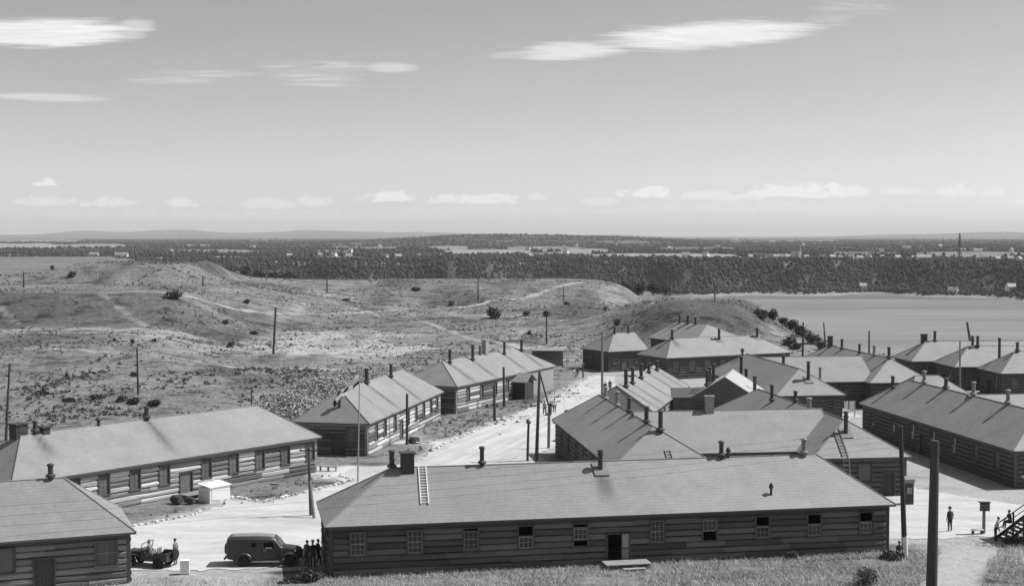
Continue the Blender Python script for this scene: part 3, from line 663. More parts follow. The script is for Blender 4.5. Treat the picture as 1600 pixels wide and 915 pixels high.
def walls(root, L, W, he, sides, lm, joined=False, ins=.45, cap=290, maxlen=3.9):
    """sides: {side: [openings]}; each course is built of single logs between the openings; unseen sides become plain sheathing"""
    q = MB(); nC = int((he-.13)/CH); top = he-.135
    for (x, y) in ((ins, ins), (L-ins, ins), (L-ins, W-ins), (ins, W-ins)): q.box(x-.13, x+.13, y-.13, y+.13, -.2, top)
    for s in ('front', 'end1', 'back', 'end0'):
        (ox, oy), rz, Lw = side_frame(L, W, s, ins); c, sn = math.cos(rz), math.sin(rz)
        def tb(x0, x1, y0, y1, z0, z1):
            k = len(q.v); q.box(x0, x1, y0, y1, z0, z1)
            for i in range(k, len(q.v)): x, y, z = q.v[i]; q.v[i] = (ox+c*x-sn*y, oy+sn*x+c*y, z)
        if nC*CH < top-.01: tb(.13, Lw-.13, -.16, -.01, nC*CH, top)       # wall plate under the eaves
        if s not in sides: tb(.13, Lw-.13, -.12, -.01, -.2, nC*CH)
        else: tb(.13, Lw-.13, -.1, -.01, -.2, 0)
    w = q.build('wall', M['trim'] if lm == 'log_dark' else M['trim_pale'] if lm == 'log_pale' else M['trim'], root)
    rnd = random.Random(int(L*77+W*13)); nlog = 0
    jq = MB(); lm0 = lm
    for s, ops in sides.items():
        lm = 'log_dark' if (lm0 == 'log_pale' and s == 'end0') else lm0  # near end of pale-log huts: its shade is put into darker log colour
        (ox, oy), rz, Lw = side_frame(L, W, s, ins); c, sn = math.cos(rz), math.sin(rz)
        for cc in range(nC):
            for a, b_ in split(Lw, ops, cc):
                a = max(a, .13); b_ = min(b_, Lw-.13); n = max(1, math.ceil((b_-a)/maxlen)); cuts = [a]
                for i in range(1, n): cuts.append(a+(b_-a)*i/n + rnd.uniform(-.9, .9))
                cuts.append(b_)
                for x0, x1 in zip(cuts[:-1], cuts[1:]):
                    if joined or nlog >= cap:
                        k = len(jq.v); me = LOGP; j = rnd.uniform(-.02, .02)
                        secs = [[(ox+c*x-sn*(y+(j if y else 0)), oy+sn*x+c*(y+(j if y else 0)), z+cc*CH) for y, z in LOGP] for x in (x0+.006, x1-.006)]
                        jq.loft(secs)
                    else:
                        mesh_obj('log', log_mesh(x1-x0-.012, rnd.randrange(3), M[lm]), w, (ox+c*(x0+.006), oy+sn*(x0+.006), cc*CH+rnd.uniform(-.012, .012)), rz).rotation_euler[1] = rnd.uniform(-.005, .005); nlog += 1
    lm = lm0
    if jq.f: tag(jq.build('log_siding', M[{'log_dark': 'siding_dark', 'log_mid': 'siding_dark', 'log_pale': 'siding_pale'}[lm]], w), kind='stuff')
    return w
def hut(label, ox, oy, ang, L, W, he, hr, i0, i1, lm, front=(), end0=None, end1=None, back=None, pipes=(), joined=False, sm='sash', tm='trim', roofm='roof', group='log barracks of the camp', cat='barracks', name='log_barrack', root=None, stains=(), wk=None):
    """front / ends: lists of (x, kind[, width]); pipes: (x, y, top z, kind, radius, stain length)"""
    if root is None: root = empty(name, (ox, oy, 0), R(ang), label, cat, group)
    sides = {}
    for s, lst in (('front', front), ('end0', end0), ('end1', end1), ('back', back)):
        if lst is None: continue
        ops = []; fr = side_frame(L, W, s); (a, b_), rz, Lw = fr
        for it in lst:
            x, k = it[0], it[1]
            if not .7 < x < Lw-.7: continue
            w = it[2] if len(it) > 2 else (.92 if k[:4] != 'door' else 1.05)
            if k[:4] == 'door': ops.append((x-w/2-.09, x+w/2+.09, 0, 5*CH)); door(root, fr, x, w, 5*CH-.09, m='board_grey' if 'grey' in k else 'board_dark', opened='open' in k)
            else: ops.append((x-w/2-.1, x+w/2+.1, 3*CH, 7*CH-.03)); window(root, fr, x, k, w, 3*CH+.06, 4*CH-.2, sm, tm)
        sides[s] = ops
    walls(root, L, W, he, sides, lm, joined)
    soot = list(stains); ro_p = []
    for (x, y, zt, k, r, sl) in pipes:
        if sl: soot.append((x, y, sl, .62, .95))
    ro = roof(root, 'roof', L, W, he, hr, i0, i1, soot, roofm)
    for (x, y, zt, k, r, sl) in pipes: chimney(ro, x, y, zt, slope_z(L, W, he, hr, i0, i1, x, y), k, r)
    return root, ro

# 1 front barrack, its long log wall in shade
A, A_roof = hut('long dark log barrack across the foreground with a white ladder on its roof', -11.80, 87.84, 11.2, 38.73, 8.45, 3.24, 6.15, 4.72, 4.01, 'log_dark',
    front=[(2.12-.45, 'closed'), (5.77-.45, 'closed'), (9.40-.45, 'half'), (13.00-.45, 'down'), (16.66-.45, 'mid'), (19.20-.45, 'door_open', 1.5), (21.90-.45, 'closed'), (25.52-.45, 'up'), (29.24-.45, 'down'), (32.93-.45, 'down'), (36.67-.45, 'down')],
    end0=[(2.2, 'closed'), (4.4, 'door'), (6.2, 'closed')], end1=[(4., 'door')],
    pipes=[(18.84, 3.54, 6.75, 'flange', .17, 2.6), (4.75, 4.35, 7.05, 'pipe', .17, 0), (5.75, 4.1, 6.95, 'cupola', .42, 0), (10.81, 4.23, 7.15, 'pipe', .15, 0), (27.70, 4.22, 7.0, 'pipe', .16, 0), (28.21, 4.22, 6.5, 'vent', .14, 0), (33.80, 4.22, 7.0, 'galv', .17, 0), (30.16, 1.14, 4.5, 'vent', .12, 0)])
q = MB(); fr = side_frame(38.73, 8.45, 'front'); xd = 19.68
q.box(xd-.30, xd-.22, .20, .245, .05, 2.05); q.box(xd+.22, xd+.30, .20, .245, .05, 2.05)
for z in (.05, .98, 1.97): q.box(xd-.22, xd+.22, .20, .245, z, z+.1)
sd_ = q.build('screen_door', M['board_dark'], A)
for z, h in ((.15, .83), (1.08, .89)):
    q = MB(); q.box(xd-.22, xd+.22, .215, .23, z, z+h); q.build('screen_panel', M['trim_pale'], sd_)
q = MB()
for i in range(4): q.box(17.99, 21.03, -1.35+.33*i, -1.04+.33*i, .26, .32)
for x in (18.16, 20.85): q.box(x-.06, x+.06, -1.3, -.1, -.05, .26)
q.build('step_platform', M['wood'], A)
q = MB(); q.box(19.03, 20.50, -1.9, -1.5, .06, .13); q.box(19.11, 19.20, -1.88, -1.52, -.1, .06); q.box(20.33, 20.42, -1.88, -1.52, -.1, .06); q.build('step_board', M['wood'], A)

# 2 lower left barrack
hut('log barrack cut off by the lower left corner, its pale roof nearest the jeep', -51.09, 75.35, 21.77, 29.98, 8.42, 3.23, 6.17, 4.0, 3.94, 'log_mid',
    front=[(22.37-.45, 'screen'), (24.55-.45, 'door', 1.15), (28.20-.45, 'screen', 1.2)], end1=[(4., 'screen')],
    pipes=[(25.23, 4.21, 6.85, 'pipe', .16, 0)], tm='trim')
# 3 long barrack behind the van
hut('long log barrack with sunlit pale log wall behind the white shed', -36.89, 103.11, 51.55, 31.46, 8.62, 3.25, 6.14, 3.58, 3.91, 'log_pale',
    front=[(5.52-.45, 'screen'), (8.23-.45, 'screen'), (11.16-.45, 'screen'), (14.04-.45, 'screen'), (16.23-.45, 'door_grey', 1.2), (18.36-.45, 'screen'), (21.32-.45, 'screen'), (24.26-.45, 'screen'), (27.23-.45, 'screen'), (30.24-.45, 'screen')],
    end1=[(2.2, 'screen'), (5.5, 'screen')],
    pipes=[(15.36, 4.31, 6.95, 'pipe', .19, 4.2), (10.62, 4.31, 6.5, 'vent', .2, 0), (4.80, 4.31, 6.8, 'pipe', .17, 2.6), (3.61, 4.72, 6.75, 'cupola', .5, 0), (5.66, 4.32, 6.35, 'cupola', .3, 0)])
# 4 barrack behind the flagpole
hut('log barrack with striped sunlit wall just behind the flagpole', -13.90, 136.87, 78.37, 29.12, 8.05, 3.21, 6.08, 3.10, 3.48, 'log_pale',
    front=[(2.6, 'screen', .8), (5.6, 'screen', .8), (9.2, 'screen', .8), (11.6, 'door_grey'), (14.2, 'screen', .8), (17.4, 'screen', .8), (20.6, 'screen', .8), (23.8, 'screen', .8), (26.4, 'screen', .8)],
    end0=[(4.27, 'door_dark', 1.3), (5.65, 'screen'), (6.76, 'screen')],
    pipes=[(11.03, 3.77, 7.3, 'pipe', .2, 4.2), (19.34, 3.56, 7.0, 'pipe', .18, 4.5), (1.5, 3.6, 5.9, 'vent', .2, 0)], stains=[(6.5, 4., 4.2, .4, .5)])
# 5 barrack farther up the road, with a porch
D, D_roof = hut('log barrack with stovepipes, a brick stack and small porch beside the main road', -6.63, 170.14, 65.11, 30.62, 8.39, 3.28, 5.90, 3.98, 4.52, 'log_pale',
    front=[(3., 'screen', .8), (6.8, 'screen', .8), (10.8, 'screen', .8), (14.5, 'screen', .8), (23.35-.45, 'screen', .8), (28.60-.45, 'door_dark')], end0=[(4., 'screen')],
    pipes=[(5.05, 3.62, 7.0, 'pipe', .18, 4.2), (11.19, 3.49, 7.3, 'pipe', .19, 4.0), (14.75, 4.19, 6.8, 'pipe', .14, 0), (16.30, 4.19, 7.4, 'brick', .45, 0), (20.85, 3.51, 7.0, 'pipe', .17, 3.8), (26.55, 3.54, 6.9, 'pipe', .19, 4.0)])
q = MB(); px0 = 17.93; q.box(px0-1.5, px0+1.3, -1.55, .2, -.1, 2.3); pw = q.build('porch_wall', M['board_dark'], D)
q = MB(); a, c, y0, y1 = px0-1.9, px0+1.7, -1.95, .45; zr = 3.35; xm = (a+c)/2
for (x0, z0, x1, z1) in ((a, 2.28, xm, zr), (xm, zr, c, 2.28)):
    q.loft([[(x0, y, z0), (x1, y, z1), (x1, y, z1+.1), (x0, y, z0+.1)] for y in (y0, y1)])
q.build('porch_roof', M['roof'], D, fix=True)
q = MB(); q.quad((a+.35, -1.5, 2.28), (c-.35, -1.5, 2.28), (xm, -1.5, zr-.05)); q.build('porch_gable', M['board_dark'], D)
q = MB(); q.box(20.81, 29.96, .16, .24, .0, 3.1)
q.build('wall_panel', M['trim_pale'], D)
# 6 small dark hut and its neighbours beyond the end of the road
F_, _ = hut('small dark hut with a pale window at the top of the main road', 15.20, 221.80, 28.67, 7.9, 8.5, 3.29, 5.85, 3.77, .04, 'log_dark', front=[(1.1, 'closed'), (2.9, 'door_grey', 1.2), (5.2, 'closed')], end0=[(2.2, 'closed', 1.2), (5.5, 'closed')], joined=True, group=None, cat='hut', name='log_hut',
    pipes=[(3.9, 4.2, 6.6, 'pipe', .17, 0), (6.6, 4.3, 6.6, 'pipe', .17, 0)])
H_, _ = hut('long low barrack with a pale hipped roof at the grassy mound foot', 23.11, 210.0, 26.91, 23.58, 8.49, 3.30, 5.82, 3.64, 4.26, 'log_mid', front=[(1.5, 'screen', 1.2), (4.4, 'screen', 1.2), (7.2, 'screen', 1.2), (10., 'screen', 1.2), (12.8, 'screen', 1.2), (15.6, 'screen', 1.2), (18.4, 'screen', 1.2)], end0=[(2.4, 'closed'), (5.2, 'door')], joined=True,
    pipes=[(3.75, 4.2, 7.0, 'pipe', .2, 2.2), (11.96, 3.48, 6.85, 'flange', .2, 0), (19.42, 3.71, 6.8, 'flange', .19, 0)])
hut('dark roofed barrack with three stovepipes on its ridge, farthest back below the mound', 24.5, 252.8, -63.2, 14.8, 12.0, 3.30, 6.05, .5, 5.0, 'log_dark', front=[(3., 'screen'), (6., 'screen')], end0=[(3., 'screen')], joined=True,
    pipes=[(1.6, 5.7, 7.0, 'pipe', .2, 0), (4.2, 5.7, 7.1, 'pipe', .24, 0), (6.6, 5.7, 6.9, 'pipe', .2, 0)], stains=[(1.7, 5.6, 5.5, .5, .85), (4.3, 5.6, 5.5, .5, .85), (6.7, 5.6, 5., .4, .6)])  # dark streaks run down the left slope from each pipe
# 7 long narrow pale roof with five pipes
I_, _ = hut('barrack with pale ribbed roof and five stovepipes left of the gabled hut', 14.72, 145.11, 75.0, 26.6, 8.43, 3.30, 5.79, 1.42, .96, 'log_pale', front=[(2., 'screen'), (5., 'screen'), (8., 'screen'), (12., 'screen'), (16., 'screen')], end0=[(4., 'screen')], joined=True,
    pipes=[(3.23, 3.57, 7.2, 'pipe', .2, 4.2), (7.12, 3.54, 7.0, 'pipe', .18, 4.2), (12.75, 3.56, 6.95, 'pipe', .19, 4.2), (18.79, 3.69, 6.5, 'pipe', .17, 4.), (23.30, 3.47, 6.3, 'pipe', .17, 3.6)])
q = MB(); q.box(0, 6.2, 0, 4.6, -.1, 3.25)
lk = empty('flat_roofed_link', (18.1, 157.9, 0), R(7.5), 'low dark flat-roofed shed between the ribbed roof and the gabled hut', 'shed')
q.build('wall', M['siding_dark'], lk); q = MB(); q.loft([[(-.25, y, z), (6.0, y, z), (6.0, y, z+.14), (-.25, y, z+.14)] for y, z in ((-.3, 3.27), (4.9, 3.8))]); q.build('roof', M['roof_tar'], lk, fix=True)
# 8 gabled hut
J = empty('gabled_hut', (27.6, 156.1, 0), R(76), 'dark gabled hut with one bright roof slope in the middle of the camp', 'hut')
walls(J, 10, 7.8, 3.3, {'front': [], 'end0': []}, 'log_dark', True)
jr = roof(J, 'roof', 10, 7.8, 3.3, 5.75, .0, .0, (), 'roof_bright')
q = MB()
for i in range(8):
    z0 = 3.2+i*.31; z1 = min(z0+.30, 5.7); hw = lambda z: 3.75*(5.72-z)/2.42
    if hw(z1) > .02: q.loft([[(x, 3.9-hw(z0), z0), (x, 3.9+hw(z0), z0), (x, 3.9+hw(z1), z1), (x, 3.9-hw(z1), z1)] for x in (.28+.01*(i % 2), .46)])
q.build('gable', M['siding_dark'], J, fix=True)
q = MB(); q.box(.2, .27, 3.65, 4.15, 4.35, 4.85); q.box(.23, .265, 3.55, 4.25, 4.25, 4.349); q.build('gable_vent', M['trim'], J)
for (x, y, zt) in ((3., 6.2, 6.0), (4.6, 6.1, 6.2), (6.2, 5.8, 6.4)): chimney(jr, x, y, zt, 4.4, 'pipe', .19)
chimney(jr, 4.2, .9, 5.3, 3.7, 'pipe', .2)

# 9 H-shaped barracks: two hipped wings joined by a cross roof
def wing(root, base, ox, oy, ang, L, W, hr, i0, i1, lm, front=None, end1=None, end0=None, pipes=(), stains=(), he=3.3):
    r = empty('x', (0, 0, 0)); bpy.data.objects.remove(r)
    bx, by, ba = base; dx_, dy_ = ox-bx, oy-by; c, s = math.cos(-ba), math.sin(-ba)
    w = bpy.data.objects.new('wing', None); w.location = (c*dx_-s*dy_, s*dx_+c*dy_, 0); w.rotation_euler = (0, 0, R(ang)-ba); link(w)
    hut(None, ox, oy, ang, L, W, he, hr, i0, i1, lm, front or (), end0, end1, None, pipes, True, root=w, stains=stains)
    bpy.context.view_layer.update()
    for ch in list(w.children):              # the wing's pieces become parts of the building itself
        mw = w.matrix_basis @ ch.matrix_basis; ch.parent = root; ch.matrix_basis = mw
    bpy.data.objects.remove(w)
ba = R(-82.45)
E_ = empty('h_shaped_barrack', (3.95, 139.4, 0), ba, 'H-shaped barrack directly behind the front barrack, five pipes along its left wing', 'barracks', 'H-shaped barracks')
be = (3.95, 139.4, ba)
wing(E_, be, 3.95, 139.4, -82.45, 29.5, 8.7, 5.95, 2.2, 4.0, 'log_dark', front=[(4., 'screen'), (8., 'screen'), (12., 'screen'), (16., 'closed'), (20., 'closed'), (24., 'closed')], end1=[(3., 'closed')],
     pipes=[(5.93, 4.24, 6.9, 'galv', .18, 0), (11.40, 4.22, 7.1, 'galv', .18, 0), (16.17, 4.32, 7.0, 'pipe', .18, 0), (23.19, 4.26, 7.1, 'pipe', .19, 0), (26.04, 4.77, 7.1, 'pipe', .19, 0)])
wing(E_, be, 20.4, 146.1, -82.45, 31.7, 8.6, 5.95, 3.6, 4.0, 'log_dark', front=[(27., 'screen')], end1=[(4.2, 'screen', 1.1), (6.2, 'door_dark'), (2., 'screen')],
     pipes=[(10.42, 3.50, 6.9, 'pipe', .17, 0), (15.02, 4.30, 6.7, 'pipe', .17, 0), (20.62, 3.64, 6.7, 'galv', .2, 0), (29.19, 3.83, 6.6, 'flangeh', .18, 0)])
wing(E_, be, 11.2, 117.0, 7.5, 17.0, 10, 6.25, .0, .0, 'log_dark', front=[(4., 'screen'), (8., 'screen'), (12., 'screen')], pipes=[(6.77, 4.86, 7.15, 'brick', .36, 0)])
K_ = empty('h_shaped_barrack', (26.3, 188.9, 0), ba, 'H-shaped barrack in the middle of the camp, its wide dark roof behind the gabled hut', 'barracks', 'H-shaped barracks')
bk = (26.3, 188.9, ba)
wing(K_, bk, 26.3, 188.9, -82.45, 29.0, 8.4, 6.0, 4.0, 4.0, 'log_dark', front=[(10., 'screen')], end1=[(2., 'closed'), (4.2, 'door_dark'), (6.2, 'closed')],
     pipes=[(3.57, 3.75, 6.4, 'vent', .2, 0), (13.22, 0.68, 6.2, 'pipe', .2, 0), (17.54, 0.00, 5.1, 'pipe', .2, 0), (26.74, 4.64, 6.7, 'flangeh', .19, 0)])
wing(K_, bk, 40.6, 203.4, -82.45, 29.3, 8.4, 6.0, 4.0, 4.0, 'log_dark', front=[(24., 'screen'), (27., 'closed')], end1=[(2., 'screen'), (4., 'closed'), (6.3, 'screen')],
     pipes=[(25.26, 4.14, 7.2, 'pipe', .2, 0), (20.65, 4.04, 7.0, 'galv', .18, 0), (15.79, 3.94, 6.8, 'pipe', .17, 0), (9.31, 3.94, 7.0, 'pipe', .18, 0), (4.71, 3.93, 7.1, 'cupola', .3, 0)])
wing(K_, bk, 32.4, 174.6, 7.5, 13.5, 10, 6.05, .0, .0, 'log_dark', front=[(3., 'screen'), (6., 'screen'), (9., 'closed')], pipes=[(2.32, 2.76, 6.3, 'pipe', .2, 0), (6.22, 0.18, 4.9, 'galv', .17, 0)])
# 10 large barrack at the right edge
N_ = empty('h_shaped_barrack', (37.98, 153.65, 0), R(-82.32), 'big dark H-shaped barrack at the right edge, its long shaded wall facing the gravel road', 'barracks', 'H-shaped barracks')
bn_ = (37.98, 153.65, R(-82.32))
wing(N_, bn_, 37.98, 153.65, -82.32, 34.85, 8.57, 6.08, 3.26, 4.0, 'log_dark', he=3.26, front=[(3., 'closed'), (8.5, 'closed'), (13.2, 'closed'), (15.6, 'door_dark'), (18., 'closed'), (22.5, 'closed'), (27., 'screen'), (31., 'screen')], end0=[(4., 'screen')], end1=[(2.2, 'closed'), (5., 'closed')],
     pipes=[(2.62, 2.79, 6.2, 'pipe', .18, 0), (7.23, 4.29, 7.2, 'galv', .18, 0), (12.42, 4.29, 7.0, 'pipe', .19, 0), (18.50, 4.29, 7.2, 'galv', .18, 0), (25.45, 4.28, 7.2, 'galv', .18, 0)])
wing(N_, bn_, 45.0, 131.4, 7.6, 24, 10, 6.1, .0, 4.0, 'log_dark', front=[(6., 'screen')])
# 11 three hipped ends against the river
for (ox, oy, an, lab, pp) in ((58.2, 204.6, 4.5, 'hipped barrack farthest left of the three lined up against the river', [(3.6, 4.6, 6.7, 'cupola', .38, 0), (5.1, 4.2, 7.2, 'pipe', .2, 0)]),
    (61.7, 195.8, 4.5, 'hipped barrack in the middle of the three lined up against the river', [(4.4, 4.4, 7.0, 'pipe', .19, 0), (4.9, 3.8, 7.1, 'pipe', .2, 0)]),
    (64.9, 186.4, 4.0, 'hipped barrack nearest of the three against the river, at the right edge', [(4.0, 4.0, 6.9, 'pipe', .2, 0), (2.6, 6.6, 7.3, 'pipe', .19, 0)])):
    hut(lab, ox, oy, an, 24, 8.0, 3.3, 5.9, 3.7, 4., 'log_dark', front=[(1.6, 'closed'), (4.2, 'closed'), (7., 'closed'), (10., 'closed')], end0=[(1.6, 'closed'), (3.4, 'door_dark'), (5.4, 'closed')], pipes=pp, joined=True, group='hipped barracks against the river')
hut('small low hut with a pale roof tucked behind the ridge of the big right barrack', 46.2, 163.6, 7.5, 8.3, 7.0, 2.7, 4.9, 2.4, 3.0, 'log_dark', front=[(3.5, 'closed')], joined=True, group=None, cat='hut', name='log_hut')

# ------------------------------------------------------------------ smaller things
def zh(x, y): return float(height(np.array([x]), np.array([y]))[0])
GP = 'weathered poles about the camp'
def pole(name, label, base, top, r0, r1, m='pole', n=8, group=GP, cat='pole', arms=0, cap=None):
    b0 = Vector(base); t = Vector(top)-b0; root = empty(name, base, 0, label, cat, group)
    q = MB(); q.bar((0, 0, -.4), t, r0, r1, n); o = q.build('shaft', M[m], root, smooth=True)
    for i in range(arms):
        q = MB(); c = t*(1-.06*(i+.8)); q.box(c.x-.7, c.x+.7, c.y-.05-r1, c.y+.05-r1, c.z-.05, c.z+.05); a = q.build('cross_arm', M[m], root)
        for dx in (-.6, -.25, .25, .6): q = MB(); q.lathe([(.035, 0), (.05, .05), (.03, .09), (.045, .13), (.01, .16)], 6, (c.x+dx, c.y-r1, c.z+.05)); q.build('insulator', M['trim_pale'], a)
    if cap: q = MB(); q.lathe([(r1*1.05, -.35), (r1*1.9, -.3), (r1*2.1, -.18), (r1*1.2, -.02), (r1*.3, .05)], 12, tuple(t)); q.build('cap', M['pipe'], root, smooth=True)
    return root
pole('utility_pole', 'plain pole rising behind the far left end of the long pale-walled barrack', (-53.36, 147.65, 0.00), (-52.83, 147.65, 8.18), .16, .10)
pole('utility_pole', 'thin pole on the grass above the middle of the long barrack roof', (-48.84, 183.32, 0.78), (-48.94, 183.32, 7.06), .15, .10)
pole('utility_pole', 'pole on the open hillside left of the bare sandy patch', (-41.71, 245.37, 1.00), (-41.21, 245.37, 9.11), .22, .17)
pole('utility_pole', 'pole just left of the round bush in the middle of the hillside', (-9.61, 398.39, 3.41), (-9.60, 398.39, 10.10), .22, .15)
pole('utility_pole', 'short pole on the skyline of the rampart, left of centre', (-52.81, 401.67, 5.25), (-52.79, 401.67, 9.27), .22, .16)
pole('utility_pole', 'short pole on the slope at the far left edge', (-115.42, 332.58, 9.42), (-115.37, 332.58, 13.19), .2, .14)
pole('utility_pole', 'short pole at the right foot of the topmost mound', (-78.07, 355.38, 8.91), (-78.05, 355.38, 11.65), .2, .14)
pole('utility_pole', 'slim pole under the right half of the rampart edge', (15.14, 410.77, 2.51), (14.95, 410.77, 6.94), .16, .12)
pole('utility_pole', 'low post on the grass above the right end of the long barrack', (-33.30, 179.28, -0.07), (-33.28, 179.28, 2.30), .1, .08)
big = pole('utility_pole', 'tall pole with a leaning brace at the left side of the H-shaped barrack', (2.34, 134.50, 0.00), (2.64, 134.50, 8.57), .20, .13)
q = MB(); q.bar((1.45, 2.2, 4.2), (.28, .15, 8.6), .09, .07, 6); q.build('brace', M['pole'], big)
pole('post', 'stout post under the leaning brace at the corner of the H-shaped barrack', (3.71, 142.27, 0.00), (3.77, 142.27, 4.18), .17, .15, 'pole_grey')
pole('lamp_post', 'post with a dark conical cap left of the tall braced pole', (1.47, 134.11, 0.00), (1.59, 134.11, 3.94), .14, .12, cap=1, cat='lamp post', group=None)
fl = pole('flagpole', 'slender pale flagpole carrying a drooping flag', (-13.54, 122.83, 0.00), (-13.33, 122.83, 9.69), .075, .04, 'trim_pale', 8, None, 'flagpole')
q = MB(); ft = Vector((0.21, 0.00, 9.69)); q.lathe([(.02, 0), (.09, .06), (.06, .14), (.01, .17)], 8, tuple(ft)); q.build('finial', M['trim_pale'], fl)
sp = pole('utility_pole', 'dark pole bolted to a pale stub in front of the pale barrack corner', (-15.50, 107.80, 0.00), (-15.66, 107.80, 5.31), .13, .10, arms=1)
q = MB(); q.bar((.45, -1.2, -.3), (-.05, -.14, 2.7), .12, .11, 8); q.build('stub', M['pole_grey'], sp, smooth=True)
pole('utility_pole', 'pole in front of the sunlit wall of the barrack behind the flagpole', (-10.86, 144.91, 0.00), (-10.84, 144.91, 5.25), .16, .13)
pole('utility_pole', 'dark pole in front of the barrack with the porch', (-2.02, 163.64, 0.00), (-2.09, 163.64, 4.12), .2, .15)
pole('utility_pole', 'pole touching the eaves left of the little porch', (-0.97, 176.58, 0.00), (-1.05, 176.58, 5.09), .2, .15)
pole('utility_pole', 'pole at the end of the main road before the small dark hut', (12.18, 189.40, 0.00), (12.16, 189.40, 8.57), .19, .14, 'pole_grey')
pole('post', 'short post with a pale top beside the small dark hut', (10.81, 213.51, 0.00), (10.80, 213.51, 2.15), .12, .11, cap=1, group=None, cat='post')
pole('utility_pole', 'pole beside the river bank shrubs, left of the leaning one', (51.15, 247.18, 0.00), (51.21, 247.18, 6.43), .19, .13)
pole('utility_pole', 'leaning pole against the water right of the river bank shrubs', (56.50, 252.49, 0.00), (55.98, 252.49, 6.11), .2, .1)
pole('utility_pole', 'pole against the water above the cross roof of the middle barracks', (62.86, 247.18, 0.00), (62.81, 247.18, 4.85), .17, .13)
pole('utility_pole', 'slim grey pole in front of the three hipped barracks', (60.25, 188.64, 0.00), (60.15, 188.64, 7.42), .13, .1, 'pole_grey')
pole('utility_pole', 'short leaning pole behind the roofs of the hipped barracks', (86.43, 263.81, 0.00), (85.40, 263.81, 5.42), .26, .2)
wp = pole('utility_pole', 'pole with a white painted foot at the right end of the front barrack', (26.48, 94.08, 0.00), (26.08, 94.08, 8.79), .19, .14, arms=0)
q = MB(); q.bar((0, 0, -.02), (-.045, 0, 1.32), .212, .205, 10); q.build('painted_foot', M['white'], wp, smooth=True)
pole('utility_pole', 'thick dark pole in the right foreground, nearest of all', (15.0, 50.0, 6.0), (15.1, 50.0, 14.22), .235, .15, n=14)
t = empty('sign_post', (34.18, 101.24, 0), 0, 'wooden notice board on a single post beside the gravel road', 'sign')
q = MB(); q.bar((0, 0, -.2), (0, 0, 1.95), .12, .11, 8); q.build('post', M['pole_grey'], t)
q = MB()
for i in range(3): q.box(-.36, .36, -.19, -.13, 1.68+.2*i, 1.865+.2*i)
q.build('board', M['trim'], t); q = MB(); q.box(-.42, .42, -.24, .14, 2.285, 2.335); q.build('cap_board', M['trim'], t)
t = empty('bench', (33.64, 101.02, 0), R(6), 'low white topped bench at the foot of the notice board', 'bench')
q = MB(); q.box(-.42, .42, -.2, .2, .3, .37); q.build('seat', M['white'], t)
for sx in (-.33, .33): q = MB(); q.box(sx-.04, sx+.04, -.17, .17, -.05, .3); q.build('leg', M['trim'], t)
t = empty('range_marker', (42.88, 297.28, 7.59), 0, 'T-shaped marker post on the river bank beyond the mound', 'marker')
q = MB(); q.bar((0, 0, -.5), (0, 0, 3.4), .2, .18, 6); q.build('post', M['pole_grey'], t); q = MB(); q.box(-.9, .9, -.12, .12, 3.4, 3.75); q.build('cross_board', M['trim_pale'], t)
t = empty('marker_board', (-104.71, 354.23, 10.12), 0, 'small white board standing on the terrace under the topmost mound', 'sign')
q = MB(); q.box(-.5, .5, -.05, .05, .5, 1.9); q.build('board', M['white'], t); q = MB(); q.bar((0, .1, -.3), (0, .1, 1.6), .06, .06, 6); q.build('post', M['pole'], t)

# wires between two poles, over the roof of the front barrack
pA = Vector((26.08, 94.08, 8.79)); pB = Vector((-46, 70, 6.4))
for i in range(4):
    q = MB(); a = pA+Vector((0, 0, -.15-.4*i)); c = pB+Vector((0, 0, .4-.62*i)); prev = a
    for j in range(1, 15):
        f = j/14; p = a.lerp(c, f); p.z -= 4*.55*f*(1-f); q.bar(prev, p, .007, .007, 4, caps=False); prev = p
    tag(q.build('power_line', M['pole']), ('topmost', 'second', 'third', 'lowest')[i]+' of the four wires strung across before the front barrack', 'wire', 'wires over the front barrack')

# flag
def flag_mat():
    m = mat('flag_cloth', .5, rough=.85, nz=()); t = m.node_tree; k = NB(t); uv = k.sep(k.n('ShaderNodeTexCoord').outputs['UV'])
    u, v = uv[0], uv[1]
    dark = k.m('MAXIMUM', k.m('GREATER_THAN', u, .90), k.m('MULTIPLY', k.m('GREATER_THAN', v, .72), k.m('GREATER_THAN', k.m('ABSOLUTE', k.m('SUBTRACT', u, .45)), .22)))
    dark = k.m('MAXIMUM', dark, k.m('LESS_THAN', k.m('ADD', k.m('POWER', k.m('MULTIPLY', k.m('SUBTRACT', u, .5), 5.), 2.), k.m('POWER', k.m('MULTIPLY', k.m('SUBTRACT', v, .35), 4.), 2.)), .35))
    c = k.mix(dark, .88, .07)
    t.links.new(k.xyz(c, c, c), t.nodes['Principled BSDF'].inputs['Base Color'])
    tr = k.n('ShaderNodeBsdfTranslucent'); t.links.new(k.xyz(c, c, c), tr.inputs[0]); mx = k.n('ShaderNodeMixShader'); mx.inputs[0].default_value = .5
    t.links.new(t.nodes['Principled BSDF'].outputs[0], mx.inputs[1]); t.links.new(tr.outputs[0], mx.inputs[2]); t.links.new(mx.outputs[0], t.nodes['Material Output'].inputs[0]); return m
nu, nv = 28, 10; V = []; UV = []; Fq = []
for i in range(nu+1):
    for j in range(nv+1):
        u, v = i/nu, j/nv
        V.append((-2.25*u-.10*math.sin(6*v)*u, .28*math.sin(7*u+4*v)*min(1, 3*u)+.1*math.sin(15*u-3*v)*u, -2.6*u**1.05 - v*(.95-.5*u) + .10*math.sin(9*u+2*v)*u)); UV.append((u, v))
for i in range(nu):
    for j in range(nv): a = i*(nv+1)+j; Fq.append((a, a+1, a+nv+2, a+nv+1))
me = bpy.data.meshes.new('flag'); me.from_pydata(V, [], Fq); me.materials.append(flag_mat())
ul = me.uv_layers.new(name='UVMap')
